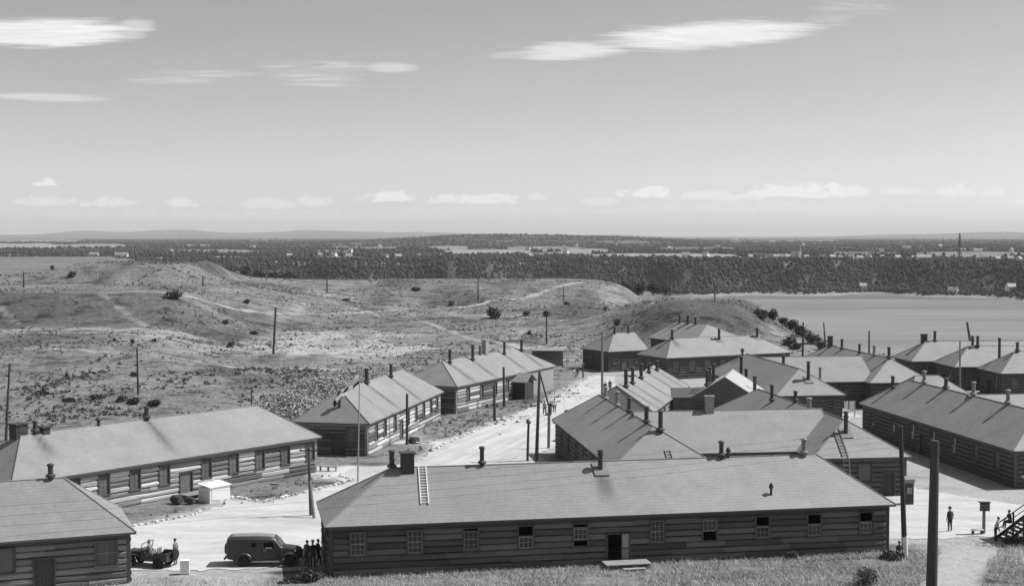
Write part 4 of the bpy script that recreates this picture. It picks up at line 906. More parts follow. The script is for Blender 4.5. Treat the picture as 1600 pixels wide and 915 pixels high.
for lp in me.loops: ul.data[lp.index].uv = UV[lp.vertex_index]
me.polygons.foreach_set('use_smooth', [True]*len(me.polygons))
fo = mesh_obj('flag', me, None, Vector((-13.33, 122.83, 9.69))+Vector((-.06, 0, -.1))); tag(fo, 'drooping flag of dark cloth with pale crossing bands on the flagpole', 'flag')
so = fo.modifiers.new('thick', 'SOLIDIFY'); so.thickness = .012

# ladders
def ladder(label, top, bot, wid, n, m='white', off=.06):
    a, c = Vector(top), Vector(bot); d = (c-a); L = d.length; d.normalize()
    s = d.cross(Vector((0, 0, 1))).normalized(); root = empty('ladder', bot, 0, label, 'ladder'); nrm = s.cross(d)
    nrm = nrm if nrm.z > 0 else -nrm; up = nrm*off; c0 = a-c
    for k in (-1, 1):
        q = MB(); q.bar(c0+up+s*k*wid/2, up+s*k*wid/2, .045, .045, 4); q.build('rail', M[m], root)
    for i in range(n):
        p = c0*((i+.5)/n)+up; q = MB(); q.bar(p-s*wid/2, p+s*wid/2, .035, .035, 6); q.build('rung', M[m], root)
    return root
def onA(px_x, yl): # point on the front slope of the front barrack
    a = R(11.2); z = 3.24+(6.15-3.24)*yl/4.225; x = px_x
    return Vector((-11.80+math.cos(a)*x-math.sin(a)*yl, 87.84+math.sin(a)*x+math.cos(a)*yl, z+.03))
ladder('white ladder lying on the roof of the front barrack beside the little cupola', onA(6.75, 4.15), onA(6.55, 1.35), .5, 13)
def onER(s, yl, he=3.3, hr=5.95, i1=4.0):
    a = R(-82.45); x = 31.7-s; z = he+(hr-he)*s/i1
    return Vector((20.4+math.cos(a)*x-math.sin(a)*yl, 146.1+math.sin(a)*x+math.cos(a)*yl, z+.03))
ladder('grey ladder lying on the near hip of the right wing below its chimney', onER(2.7, 3.1), onER(.1, 2.9), .5, 8, 'trim_pale')
e_ = onER(-.05, 2.9); ladder('dark ladder leaning from the ground to the eaves under the grey roof ladder', e_, (e_.x, e_.y-.9, .05), .5, 9, 'wood', .0)
def onEL(s, yl, he=3.3, hr=5.95, i1=4.0):
    a = R(-82.45); x = 29.5-s; z = he+(hr-he)*s/i1
    return Vector((3.95+math.cos(a)*x-math.sin(a)*yl, 139.4+math.sin(a)*x+math.cos(a)*yl, z+.03))
ladder('short grey ladder lying on the near hip of the left wing above the front ridge', onEL(1.6, 4.9), onEL(.1, 4.9), .45, 5, 'trim_pale')

# ------------------------------------------------------------------ vehicles
def wheel(root, x, y, r, w, side, name='wheel'):
    q = MB(); q.lathe([(r*.62, -w/2), (r*.9, -w/2), (r, -w*.3), (r, w*.3), (r*.9, w/2), (r*.62, w/2)], 20, (0, 0, 0), axis='y'); o = q.build(name, M['tyre'], root, (x, y, r), smooth=True, fix=True)
    q = MB(); q.lathe([(r*.62, -w*.35), (r*.62, w*.35), (r*.45, w*.42), (r*.2, w*.36), (r*.12, w*.5)][::1] if side > 0 else [(r*.12, -w*.5), (r*.2, -w*.36), (r*.45, -w*.42), (r*.62, -w*.35), (r*.62, w*.35)], 16, axis='y'); q.build('rim', M['rim'], o, smooth=True, fix=True)
    return o
def rsec(x, w, z0, z1, rt, rb=.05, n=4, tum=0.):     # rounded cross-section of a body at x
    p = []; h = w/2
    for (cx, cz, r, a0) in ((h-rb, z0+rb, rb, -90), (h-tum-rt, z1-rt, rt, 0), (-h+tum+rt, z1-rt, rt, 90), (-h+rb, z0+rb, rb, 180)):
        for i in range(n+1): t = R(a0+90*i/n); p.append((x, cx+r*math.cos(t), cz+r*math.sin(t)))
    return p
def van():
    t = empty('panel_van', (-17.51, 90.95, 0), R(1), 'dark panel van with a paler roof parked on the gravel by the front barrack', 'van'); t.location.y += .85
    q = MB(); q.loft([rsec(-1.12, 1.5, .55, 1.72, .25), rsec(-1.05, 1.66, .5, 1.86, .28), rsec(-.6, 1.74, .42, 1.93, .30, tum=.06), rsec(.8, 1.76, .42, 1.95, .30, tum=.07), rsec(1.7, 1.74, .42, 1.92, .30, tum=.08), rsec(1.98, 1.7, .42, 1.84, .28, tum=.1), rsec(2.1, 1.68, .42, 1.74, .26, tum=.11), rsec(2.38, 1.62, .42, 1.32, .14, tum=.06), rsec(2.5, 1.5, .45, 1.24, .14)], mi=0)
    body = q.build('body', M['paint_olive'], t, smooth=True, fix=True)
    q = MB(); q.loft([rsec(2.4, 1.06, .55, 1.27, .22), rsec(2.9, .92, .5, 1.25, .24), rsec(3.4, .74, .45, 1.2, .26), rsec(3.62, .6, .42, 1.12, .26), rsec(3.72, .44, .45, .98, .2)]); q.build('hood', M['paint_olive'], t, smooth=True, fix=True)
    rs = []
    for (x, w, z, d) in ((-1.0, 1.30, 1.868, .05), (-.6, 1.44, 1.938, .055), (.8, 1.46, 1.958, .055), (1.7, 1.42, 1.928, .055), (1.95, 1.34, 1.865, .05)):
        rs.append([(x, w/2*f*1.06, z+.035-(.20*abs(f)**3.)) for f in (-1, -.85, -.6, -.3, 0, .3, .6, .85, 1)])
    q = MB(); q.loft(rs, closed=False); ro = q.build('roof', M['canvas_roof'], t, smooth=True, fix=True); so = ro.modifiers.new('s', 'SOLIDIFY'); so.thickness = .02; so.offset = 0
    for s in (-1, 1):
        for (cx, cr, hw, nm) in ((3.0, .54, .36, 'front_fender'), (0., .56, .26, 'rear_fender')):
            secs = []
            for i in range(11):
                a = R(-12+204*i/10); wv = hw*(1 if nm[0] == 'f' else .9); x = cx+math.cos(a)*cr*1.12; z = .38+math.sin(a)*cr
                yo = s*(1.0+ (.02 if nm[0] == 'f' else .0)); yi = s*(.98-wv*1.3); ym = (yo+yi)/2
                secs.append([(x, yi, z-.02), (x, ym, z+.04), (x, yo-s*.06, z+.02), (x, yo, z-.05), (cx+math.cos(a)*(cr-.07)*1.1, yo-s*.01, .38+math.sin(a)*(cr-.07)), (cx+math.cos(a)*(cr-.06)*1.1, yi, .38+math.sin(a)*(cr-.06))])
            q = MB(); q.loft(secs); q.build('fender', M['paint_olive'], t, smooth=True, fix=True)
        q = MB(); q.box(.5, 2.5, min(s*.8, s*.98), max(s*.8, s*.98), .34, .39); q.build('running_board', M['chrome'], t)
        wheel(t, 0, s*.86, .37, .2, s); wheel(t, 3.0, s*.84, .37, .2, s)
        q = MB(); y = s*.865; q.quad((1.32, y-s*.025, 1.22), (2.05, y-s*.03, 1.22), (1.9, y-s*.095, 1.62), (1.32, y-s*.085, 1.62)); w_ = q.build('window', M['dark'], t); so = w_.modifiers.new('s', 'SOLIDIFY'); so.thickness = .03; so.offset = 0
        q = MB(); q.bar((1.42, s*.862, 1.235), (1.85, s*.862, 1.235), .03, .03, 6); q.build('window_sill', M['chrome'], w_)
        q = MB(); q.quad((.5, y-s*.01, 1.3), (.82, y-s*.01, 1.3), (.82, y-s*.055, 1.56), (.5, y-s*.055, 1.56)); w_ = q.build('window', M['dark'], t); so = w_.modifiers.new('s', 'SOLIDIFY'); so.thickness = .03; so.offset = 0
        q = MB()
        for x in (1.2, 2.18): q.box(x-.008, x+.008, min(s*.86, s*.886), max(s*.86, s*.886), .5, 1.2)
        q.box(1.2, 2.18, min(s*.86, s*.886), max(s*.86, s*.886), .492, .508); d = q.build('door', M['dark'], t)
        q = MB(); q.bar((1.3, s*.90, 1.1), (1.46, s*.90, 1.1), .018, .018, 6); q.build('door_handle', M['chrome'], d)
        q = MB(); q.lathe([(.02, -.05), (.1, -.04), (.13, .03), (.12, .07), (.02, .09)], 14, axis='z'); h = q.build('headlight', M['chrome'], t, (3.32, s*.58, .98), smooth=True); h.rotation_euler = (0, R(90), 0)
    q = MB(); q.loft([[(2.17, y, 1.64), (2.40, y, 1.33), (2.43, y, 1.33), (2.2, y, 1.66)] for y in (-.6, -.03)]); q.loft([[(2.17, y, 1.64), (2.40, y, 1.33), (2.43, y, 1.33), (2.2, y, 1.66)] for y in (.03, .6)]); q.build('windscreen', M['glass'], t, fix=True)
    q = MB(); q.box(3.78, 3.88, -.82, .82, .42, .56); q.build('bumper', M['rim'], t)
    q = MB(); q.box(-1.3, -1.2, -.75, .75, .45, .57); q.build('bumper', M['rim'], t)
    q = MB()
    for i in range(7): q.box(3.69, 3.745, -.16+.05*i, -.135+.05*i, .55, .95)
    q.build('grille', M['rim'], t)
    o = wheel(t, -1.24, .1, .36, .2, 1, 'spare_tyre'); o.rotation_euler = (0, 0, R(90)); o.location.z = 1.0
    return t
van()
def jeep():
    h = R(163); t = empty('jeep', (-22.75, 91.05, 0), h, 'open military jeep with its driver, half hidden by the lower left barrack', 'jeep')
    q = MB(); q.loft([[(x, y, z) for y, z in ((-.7, .45), (-.7, zt), (-.62, zt), (-.62, .62), (.62, .62), (.62, zt), (.7, zt), (.7, .45))] for x, zt in ((-.62, 1.0), (.3, 1.0), (.42, .78), (1.0, .78), (1.15, 1.0), (1.3, 1.02))]); q.build('tub', M['paint_olive'], t, fix=True)
    q = MB(); q.box(-.66, -.62, -.7, .7, .45, 1.0); q.build('tail_panel', M['paint_olive'], t)
    q = MB(); q.loft([rsec(1.28, 1.05, .6, 1.04, .08), rsec(2.2, .9, .6, 1.0, .08), rsec(2.42, .86, .6, .98, .08)]); q.build('hood', M['paint_olive'], t, smooth=True, fix=True)
    q = MB(); q.box(2.43, 2.48, -.62, .62, .5, .98); g = q.build('grille', M['paint_olive'], t)
    for i in range(7): q = MB(); q.box(2.481, 2.49, -.27+.08*i, -.235+.08*i, .58, .92); q.build('slot', M['dark'], g)
    for s in (-1, 1):
        q = MB(); q.loft([[(x, s*.45, z), (x, s*.78, z), (x, s*.78, z-.06), (x, s*.45, z-.06)] for x, z in ((1.2, .62), (1.5, .84), (2.45, .86), (2.55, .8))]); q.build('fender', M['paint_olive'], t, fix=True)
        q = MB(); q.lathe([(.02, -.05), (.09, -.03), (.1, .03), (.02, .05)], 12, axis='z'); o = q.build('headlight', M['chrome'], t, (2.5, s*.42, .8), smooth=True); o.rotation_euler = (0, R(90), 0)
        wheel(t, 0, s*.62, .38, .2, s); wheel(t, 2.03, s*.62, .38, .2, s)
        q = MB(); q.box(.45, .5, s*.35-.25, s*.35+.25, .8, 1.15); q.box(.5, .95, s*.35-.25, s*.35+.25, .72, .82); q.build('seat', M['khaki'], t)
    q = MB()
    for y in (-.68, .68): q.bar((1.25, y, 1.02), (1.12, y, 1.56), .03, .03, 6)
    q.bar((1.12, -.68, 1.56), (1.12, .68, 1.56), .03, .03, 6); q.bar((1.25, -.68, 1.05), (1.25, .68, 1.05), .03, .03, 6); q.bar((1.25, 0, 1.05), (1.12, 0, 1.56), .02, .02, 6); w_ = q.build('windscreen_frame', M['rim'], t)
    q = MB(); q.box(-.55, -.2, -.6, .6, .74, .86); q.build('rear_seat', M['khaki'], t)
    o = wheel(t, -.8, -.15, .38, .2, 1, 'spare_tyre'); o.rotation_euler = (0, 0, R(90)); o.location.z = .82
    q = MB(); q.box(2.62, 2.7, -.7, .7, .5, .62); q.build('bumper', M['rim'], t)
    q = MB(); q.lathe([(.17, -.015), (.19, 0), (.17, .015)], 16, axis='z'); o = q.build('steering_wheel', M['rim'], t, (1.0, .35, 1.1), fix=True); o.rotation_euler = (0, R(-50), 0)
    return t
jeep()

# ------------------------------------------------------------------ people: one skinned body each
def person(label, loc, rz, pose='stand', top='khaki', legs='trouser_dark', hat=None, sc=1., group=None):
    P = []; E = []; Rr = []; LB = []
    def add(p, r, par, lab): P.append(Vector(p)); Rr.append(r); LB.append(lab); E.append((par, len(P)-1)) if par is not None else None; return len(P)-1
    sit = pose in ('sit', 'drive'); ph = .50 if sit else .94
    lean = .18 if pose == 'bend' else (.06 if sit else .0)
    pel = add((0, 0, ph), .135, None, 'l'); sp1 = add((0, -lean*.4, ph+.2), .125, pel, 't'); ch = add((0, -lean, ph+.42), .145, sp1, 't'); nk = add((0, -lean-.01, ph+.56), .055, ch, 's')
    jw = add((0, -lean-.035, ph+.63), .072, nk, 's'); hd = add((0, -lean-.02, ph+.71), .098, jw, 's'); tp = add((0, -lean-.01, ph+.78), .07, hd, 'h')
    for s in (-1, 1):
        if sit: up, fw, lo = (.08, -.12, -.26), (.02, -.22, -.04), None
        sh = add((s*.17, -lean, ph+.47), .07, ch, 't')
        if pose == 'drive': el = add((s*.24, -lean-.12, ph+.24), .05, sh, 't'); wr = add((s*.17, -lean-.36, ph+.30), .034, el, 's')
        elif sit: el = add((s*.25, -lean-.06, ph+.2), .05, sh, 't'); wr = add((s*.16, -lean-.28, ph+.12), .034, el, 's')
        elif pose == 'walk': el = add((s*.24, -lean+.1*s, ph+.18), .05, sh, 't'); wr = add((s*.25, -lean+.12*s-.1, ph-.05), .034, el, 's')
        else: el = add((s*.25, -lean+.03, ph+.18), .05, sh, 't'); wr = add((s*.25, -lean-.05, ph-.06), .034, el, 's')
        d = (P[wr]-P[el]).normalized(); side = Vector((-s, 0, 0)) if abs(d.x) < .8 else Vector((0, -1, 0)); fwd = d.cross(side).normalized()
        pm = add(P[wr]+d*.06, .030, wr, 's')
        for i, (o_, ln) in enumerate(((-.027, .075), (-.009, .085), (.009, .08), (.027, .06))):
            k = add(P[pm]+d*.03+fwd*o_, .0105, pm, 's'); k2 = add(P[k]+d*ln*.5+side*.006, .0095, k, 's'); add(P[k2]+d*ln*.45+side*.016, .008, k2, 's')
        k = add(P[wr]+d*.035-fwd*.035+side*.006, .012, wr, 's'); add(P[k]+d*.045-fwd*.012+side*.01, .009, k, 's')
        hp = add((s*.10, 0, ph-.05), .105, pel, 'l')
        if sit: kn = add((s*.12, -.42, ph-.02), .075, hp, 'l'); an = add((s*.12, -.44, .09), .048, kn, 'l')
        elif pose == 'walk': kn = add((s*.10, -.10-.12*s, .50), .075, hp, 'l'); an = add((s*.10, .04-.26*s, .10), .048, kn, 'l')
        else: kn = add((s*.11, -.015, .50), .075, hp, 'l'); an = add((s*.12, .03, .09), .048, kn, 'l')
        add(P[an]+Vector((s*.015, -.15, -.05)), .04, an, 'f')
    me = bpy.data.meshes.new('person'); me.from_pydata([p[:] for p in P], E, []); o = bpy.data.objects.new('person', me); COL.objects.link(o)
    sk = o.modifiers.new('skin', 'SKIN'); sk.use_smooth_shade = True
    for i, v in enumerate(me.skin_vertices[0].data): v.radius = (Rr[i], Rr[i]); v.use_root = (i == 0)
    sb = o.modifiers.new('sub', 'SUBSURF'); sb.levels = 1; sb.render_levels = 1
    dg = bpy.context.evaluated_depsgraph_get(); m2 = bpy.data.meshes.new_from_object(o.evaluated_get(dg)); bpy.data.objects.remove(o)
    for nm in ('skin', top, legs, 'hair', 'shoe'): m2.materials.append(M[nm])
    ix = {'s': 0, 't': 1, 'l': 2, 'h': 3, 'f': 4}; pp = np.array([p[:] for p in P])
    segs = [(pp[a], pp[c], LB[c], Rr[c]) for a, c in E]
    for f in m2.polygons:
        c = np.array(f.center[:]); best = None
        for a, d, lb, rr in segs:
            ab = d-a; tt = min(1, max(0, float((c-a) @ ab)/max(1e-9, float(ab @ ab)))); ds = np.linalg.norm(c-a-ab*tt)-rr*.8
            if best is None or ds < best[0]: best = (ds, lb)
        f.material_index = ix[best[1]]
    m2.polygons.foreach_set('use_smooth', [True]*len(m2.polygons))
    r = mesh_obj('person', m2, None, loc, rz); r.scale = (sc, sc, sc); tag(r, label, 'person', group)
    hc = P[hd]
    q = MB(); q.lathe([(.004, -.012), (.012, -.004), (.016, .012), (.006, .03)], 6, (0, hc.y-.098, hc.z-.03)); q.build('nose', M['skin'], r, smooth=True)
    for s in (-1, 1): q = MB(); q.lathe([(.002, -.008), (.011, 0), (.002, .008)], 6, (s*.036, hc.y-.088, hc.z+.012)); q.build('eye', M['hair'], r, smooth=True)
    if hat:
        q = MB(); z = hc.z+.05; q.lathe([(.17 if hat != 'cap' else .11, z), (.168 if hat != 'cap' else .115, z+.012), (.108, z+.02), (.105, z+.10), (.07, z+.125), (.01, z+.12)], 16, (0, hc.y, 0)); q.build('hat', M['shirt_white' if hat == 'white' else 'trouser_dark' if hat != 'cap' else 'khaki'], r, smooth=True)
    else:
        q = MB(); z = hc.z; q.lathe([(.101, z+.015), (.106, z+.05), (.09, z+.09), (.05, z+.115), (.005, z+.12)], 14, (0, hc.y+.014, 0)); q.build('hair', M['hair'], r, smooth=True)
    return r
person('man in a dark suit and hat standing on the gravel right of the thick pole', (31.93, 101.90, 0.03), R(200), 'stand', 'shirt_dark', 'trouser_dark', 'dark')
person('soldier in khaki standing behind the spare wheel of the jeep', (-22.02, 91.31, 0.03), R(250), 'stand', 'khaki', 'khaki', None)
person('driver sitting at the wheel of the open jeep', (-22.75+math.cos(R(163))*.72-math.sin(R(163))*.35, 91.05+math.sin(R(163))*.72+math.cos(R(163))*.35, .42), R(163+90), 'drive', 'khaki', 'khaki', 'cap')
person('dark clothed man standing nearest the front bumper of the van', (-13.32, 90.77, 0.03), R(150), 'stand', 'shirt_dark', 'trouser_dark', None)
person('dark clothed man standing between the van group and the barrack corner', (-12.92, 90.60, 0.03), R(210), 'stand', 'shirt_dark', 'trouser_dark', 'cap')
person('dark clothed man walking close to the left corner of the front barrack', (-12.66, 91.13, 0.03), R(120), 'walk', 'shirt_dark', 'trouser_dark', None)
person('pale shirted man stooping beside the foot of the wooden stairs', (34.06, 98.46, 0.03), R(80), 'bend', 'shirt_pale', 'trouser_dark', None)
person('man sitting on the wooden stairs under the handrail', (35.69, 100.15, .62), R(-80), 'sit', 'shirt_dark', 'trouser_dark', None)
person('man sitting on the ground by the white painted pole foot', (25.94, 93.70, -.2), R(20), 'sit', 'shirt_dark', 'trouser_dark', None)
person('man with a white hat and dark coat walking on the main road by the brace', (4.61, 168.34, .03), R(170), 'walk', 'shirt_dark', 'trouser_dark', 'white')
person('man in grey walking on the main road nearest the tall braced pole', (3.92, 168.34, .03), R(190), 'walk', 'khaki', 'trouser_dark', None)
person('man in a white shirt walking on the main road, rightmost of three', (5.18, 170.79, .03), R(180), 'walk', 'shirt_white', 'trouser_dark', None)
person('man in a white hat standing beyond the far ridge end of the left wing', (13.49, 193.30, .03), R(160), 'stand', 'shirt_dark', 'trouser_dark', 'white')
person('bareheaded man standing beyond the far ridge end of the left wing', (12.68, 190.94, .03), R(200), 'stand', 'shirt_dark', 'trouser_dark', None)
person('white shirted person sitting on the grass left of the small dark hut', (9.48, 215.47, .0), R(30), 'sit', 'shirt_white', 'shirt_white', None)
person('dark clothed person sitting beside the white shirted one', (10.07, 215.47, .0), R(-30), 'sit', 'shirt_dark', 'trouser_dark', None)

# ------------------------------------------------------------------ boxes, barrels, stairs, sheds
t = empty('white_shed', (-24.36, 112.75, 0), R(53), 'white painted box shed beside the door of the pale-walled barrack', 'shed')
q = MB(); q.box(0, 2.15, 0, 1.35, -.1, 1.22); q.build('body', M['white'], t)
q = MB(); q.loft([[(-.08, y, z), (2.23, y, z), (2.23, y, z+.07), (-.08, y, z+.07)] for y, z in ((-.1, 1.225), (1.45, 1.42))]); l_ = q.build('lid', M['white'], t, fix=True)
for x in (.5, 1.3): q = MB(); q.bar((x, 1.1, 1.38), (x, 1.1, 1.72), .07, .06, 8); q.build('vent_pipe', M['white'], l_)
q = MB(); q.box(.2, 1.1, -.03, -.002, .15, 1.05); q.build('hatch', M['white'], t)
t = empty('white_crate', (-20.86, 89.03, 0), R(8), 'white crate standing on the gravel behind the jeep', 'crate')
q = MB(); q.box(-.28, .28, -.22, .22, 0.03, .86); q.build('body', M['white'], t)
q = MB(); q.box(-.30, .30, -.24, .24, .861, .9); q.build('lid', M['white'], t)
q = MB()
for z in (.1, .7): q.box(-.29, .29, -.245, -.2201, z, z+.1)
q.build('batten', M['white'], t)
for (px_, py_, lab) in ((272, 786, 'larger dark barrel lying by the door of the pale-walled barrack'), (294, 787, 'smaller dark barrel lying beside the white shed')): pass
for (loc, rz, sc, lab) in (((-26.97, 112.48, .38), 53, 1.15, 'larger dark barrel lying in the grass left of the white shed'), ((-25.89, 112.48, .32), 70, .9, 'smaller dark barrel lying right beside the white shed')):
    t = empty('barrel', loc, R(rz), lab, 'barrel', 'barrels by the barrack door'); t.scale = (sc, sc, sc)
    q = MB(); q.lathe([(.24, -.45), (.30, -.2), (.32, 0), (.30, .2), (.24, .45)], 14, axis='y'); q.build('body', M['board_dark'], t, smooth=True, fix=True)
    for y in (-.3, .3): q = MB(); q.lathe([(.285, y-.03), (.30, y), (.285, y+.03)], 14, axis='y'); q.build('hoop', M['pipe'], t, fix=True)
t = empty('wooden_steps', (-26.28, 115.54, 0), R(51.55), 'grey plank landing before the door of the pale-walled barrack', 'steps')
for i in range(4): q = MB(); q.box(-1.1, 1.1, -.6+.32*i, -.31+.32*i, .28, .34); q.build('plank', M['wood'], t)
for x in (-1., 0, 1.): q = MB(); q.box(x-.06, x+.06, -.58, .64, -.05, .28); q.build('bearer', M['trim'], t)
t = empty('bench', (-16.83, 128.23, 0), R(-11.6), 'plain pale bench by the end wall of the barrack behind the flagpole', 'bench')
q = MB(); q.box(-.85, .85, -.18, .18, .42, .48); q.build('seat', M['trim_pale'], t)
for x in (-.75, 0, .75): q = MB(); q.box(x-.05, x+.05, -.15, .15, -.05, .42); q.build('leg', M['trim_pale'], t)
t = empty('wheelbarrow', (-9.99, 145.81, 0), R(-20), 'pale upturned handcart in the grass by the striped wall', 'handcart')
q = MB(); q.loft([[(x, -.4*f, .25), (x, .4*f, .25), (x, .5*f, .75), (x, -.5*f, .75)] for x, f in ((-.6, .8), (.6, 1.))]); q.build('tray', M['trim_pale'], t, fix=True)
for s in (-1, 1):
    q = MB(); q.bar((-.7, s*.3, .35), (1.6, s*.35, .15), .04, .04, 6); q.build('handle', M['wood'], t)
    q = MB(); q.lathe([(.25, -.04), (.3, 0), (.25, .04)], 14, axis='y'); q.build('wheel', M['pole'], t, (-.35, s*.5, .3), fix=True)
# open shelter beyond the barrack with the porch
t = empty('open_shelter', (5.98, 230.24, 0), R(4), 'small open shelter with a flat roof behind the barrack with the porch', 'shelter')
q = MB(); q.loft([[(x, -.3, z), (x, 2.4, z+.25), (x, 2.4, z+.4), (x, -.3, z+.15)] for x, z in ((-2.8, 2.72), (2.7, 2.66))]); q.build('roof', M['roof'], t, fix=True)
q = MB(); q.box(-2.5, 2.4, 1.9, 2.05, -.1, 2.8); q.build('back_wall', M['board_grey'], t)
for x in (-2.4, -.6, 2.3): q = MB(); q.box(x-.08, x+.08, -.1, .06, -.1, 2.7); q.build('post', M['trim'], t)
q = MB(); q.box(-2.32, -.68, -.08, .02, .9, 1.0); q.box(-.52, 2.22, -.08, .02, .9, 1.0); q.build('rail', M['trim_pale'], t)
q = MB(); q.box(-2.6, -2.3, -.5, 1.4, 2.0, 2.6); q.build('gable_board', M['trim'], t)
# wooden stairs and porch at the right edge
t = empty('wooden_stairs', (34.37, 98.46, 0), R(8), 'dark wooden stairs with double handrails climbing out of the right edge', 'stairs')
for i in range(9): q = MB(); q.box(.2+.27*i, .5+.27*i, -.7, .7, .17+.19*i, .22+.19*i); q.build('tread', M['board_dark'], t)
for s in (-1, 1):
    q = MB(); q.loft([[(x, s*.72-.03, z), (x, s*.72+.03, z), (x, s*.72+.03, z+.28), (x, s*.72-.03, z+.28)] for x, z in ((.05, -.05), (2.75, 1.85))]); q.build('stringer', M['board_dark'], t, fix=True)
    q = MB(); q.bar((0, s*.75, 1.0), (2.9, s*.75, 2.9), .045, .045, 6); q.build('handrail', M['pole'], t)
    q = MB(); q.bar((0, s*.75, .62), (2.9, s*.75, 2.5), .035, .035, 6); q.build('handrail', M['pole'], t)
    for x in (.1, 1.4, 2.8): q = MB(); q.box(x-.05, x+.05, s*.75-.05, s*.75+.05, -.1, .98+.655*x); q.build('baluster', M['pole'], t)
q = MB()
for i in range(5): q.box(2.66, 6.6, -1.2+.5*i, -.71+.5*i, 1.88, 1.95)
q.build('landing', M['board_dark'], t)
q = MB(); q.box(2.7, 6.5, -1.15, 1.2, -.1, 1.87); q.build('skirt_boards', M['board_dark'], t)
for x in (2.8, 6.3):
    for y in (-1.1, 1.1): q = MB(); q.box(x-.09, x+.09, y-.09, y+.09, 1.96, 4.2); q.build('porch_post', M['pole'], t)
q = MB(); q.box(2.4, 6.9, -1.5, 1.6, 4.2, 4.34); q.build('porch_roof', M['roof'], t)
t = empty('sentry_booth', (31.81, 112.48, 0), R(8), 'narrow dark booth with a pale top by the corner of the right wing', 'booth')
q = MB(); q.box(-.36, .36, -.36, .36, -.1, 1.75); q.build('wall', M['board_dark'], t)
q = MB(); q.loft([[(-.42, y, z), (.42, y, z), (.42, y, z+.3), (-.42, y, z+.3)] for y, z in ((-.42, 1.76), (.42, 1.9))]); q.build('roof', M['trim_pale'], t, fix=True)
q = MB(); q.box(-.2, .2, -.375, -.361, .9, 1.4); q.build('window', M['sash'], t)
# white washing on a line
t = empty('washing_line', (39.69, 166.54, 0), R(10), 'white washing hung on a short line between the wings', 'washing line')
for x in (-1.0, 1.1): q = MB(); q.bar((x, 0, -.2), (x, 0, 2.0), .06, .05, 6); q.build('post', M['trim_pale'], t)
q = MB(); q.bar((-1.0, 0, 1.95), (1.1, 0, 1.95), .015, .015, 4); q.build('line', M['trim_pale'], t)
for (x, w_, h_) in ((-.25, .5, .9), (.4, .65, 1.25)):
    q = MB(); secs = [[(x+w_*i/6+.1*j/4*math.sin(i), .08*math.sin(i*1.3+j), 1.96-h_*j/4) for i in range(7)] for j in range(5)]; q.loft(secs, closed=False); o = q.build('white_cloth', M['cloth_white'], None); o.parent = t
    s_ = o.modifiers.new('s', 'SOLIDIFY'); s_.thickness = .012

# whitewashed stones along the road edges
sm_ = []
for i in range(4):
    bm = bmesh.new(); bmesh.ops.create_icosphere(bm, subdivisions=1, radius=.2); rr = random.Random(i)
    for v in bm.verts: v.co = Vector((v.co.x*rr.uniform(.8, 1.3), v.co.y*rr.uniform(.8, 1.2), v.co.z*rr.uniform(.55, .85)))
    me = bpy.data.meshes.new('kerb_stone'); bm.to_mesh(me); bm.free(); me.materials.append(M['stone_white']); sm_.append(me)
def stones(pts, step, label, group):
    pts = [Vector((a, c)) for a, c in pts]; k = 0
    for a, c in zip(pts[:-1], pts[1:]):
        n = max(1, int((c-a).length/step))
        for i in range(n):
            p = a.lerp(c, (i+random.uniform(-.2, .2))/n); o = mesh_obj('kerb_stone', sm_[k % 4], None, (p.x+random.uniform(-.15, .15), p.y+random.uniform(-.15, .15), .07), random.uniform(0, 6)); k += 1
            s = random.uniform(.65, 1.35); o.scale = (s, s, s); tag(o, label, 'stone', group)
stones([(-27.88, 103.72), (-26.35, 105.60), (-24.68, 107.80), (-23.92, 109.31)], .5, 'whitewashed stone in the row left of the white shed', 'whitewashed stones left of the white shed')
stones([(-23.10, 115.25), (-21.73, 114.41), (-20.17, 113.30), (-18.77, 115.54), (-17.15, 117.87), (-15.45, 120.61), (-14.18, 123.48)], .5, 'whitewashed stone in the row between the white shed and the flagpole', 'whitewashed stones right of the white shed')
stones([(-14.21, 123.81), (-15.58, 126.15), (-16.71, 125.14)], .55, 'whitewashed stone in the row bending back behind the flagpole', 'whitewashed stones bending back')
stones([(-8.53, 137.26), (-7.22, 143.58), (-5.46, 149.54), (-4.11, 154.98)], 1.3, 'pale stone edging the grass left of the main road', 'pale stones along the main road')
# heap of split wood behind the barracks
hv = []; rw = random.Random(5); q = MB()
for i in range(6500):
    f = rw.random(); cx = -28.2+rw.gauss(0, 2.6)+f*6.5; cy = 166+f*42+rw.gauss(0, 1.2)
    d = abs(cx-(-28.2+f*6.5))/5.6; hz = max(.1, 2.9*(1-d*d)*(.65+.35*math.sin(f*17)))*min(1, 5*f+.3, 5*(1-f)+.3)
    p = Vector((cx, cy, zh(cx, cy)+rw.random()**.5*hz)); a = rw.uniform(0, 6.28); el = rw.gauss(0, .45); L = rw.uniform(.12, .34)
    dv = Vector((math.cos(a)*math.cos(el), math.sin(a)*math.cos(el), math.sin(el)))*L; q.bar(p-dv, p+dv, rw.uniform(.05, .12), rw.uniform(.04, .11), 5)
tag(q.build('wood_heap', M['rubble']), 'long untidy heap of split wood behind the barrack with the flagpole', 'wood heap', None, 'stuff')

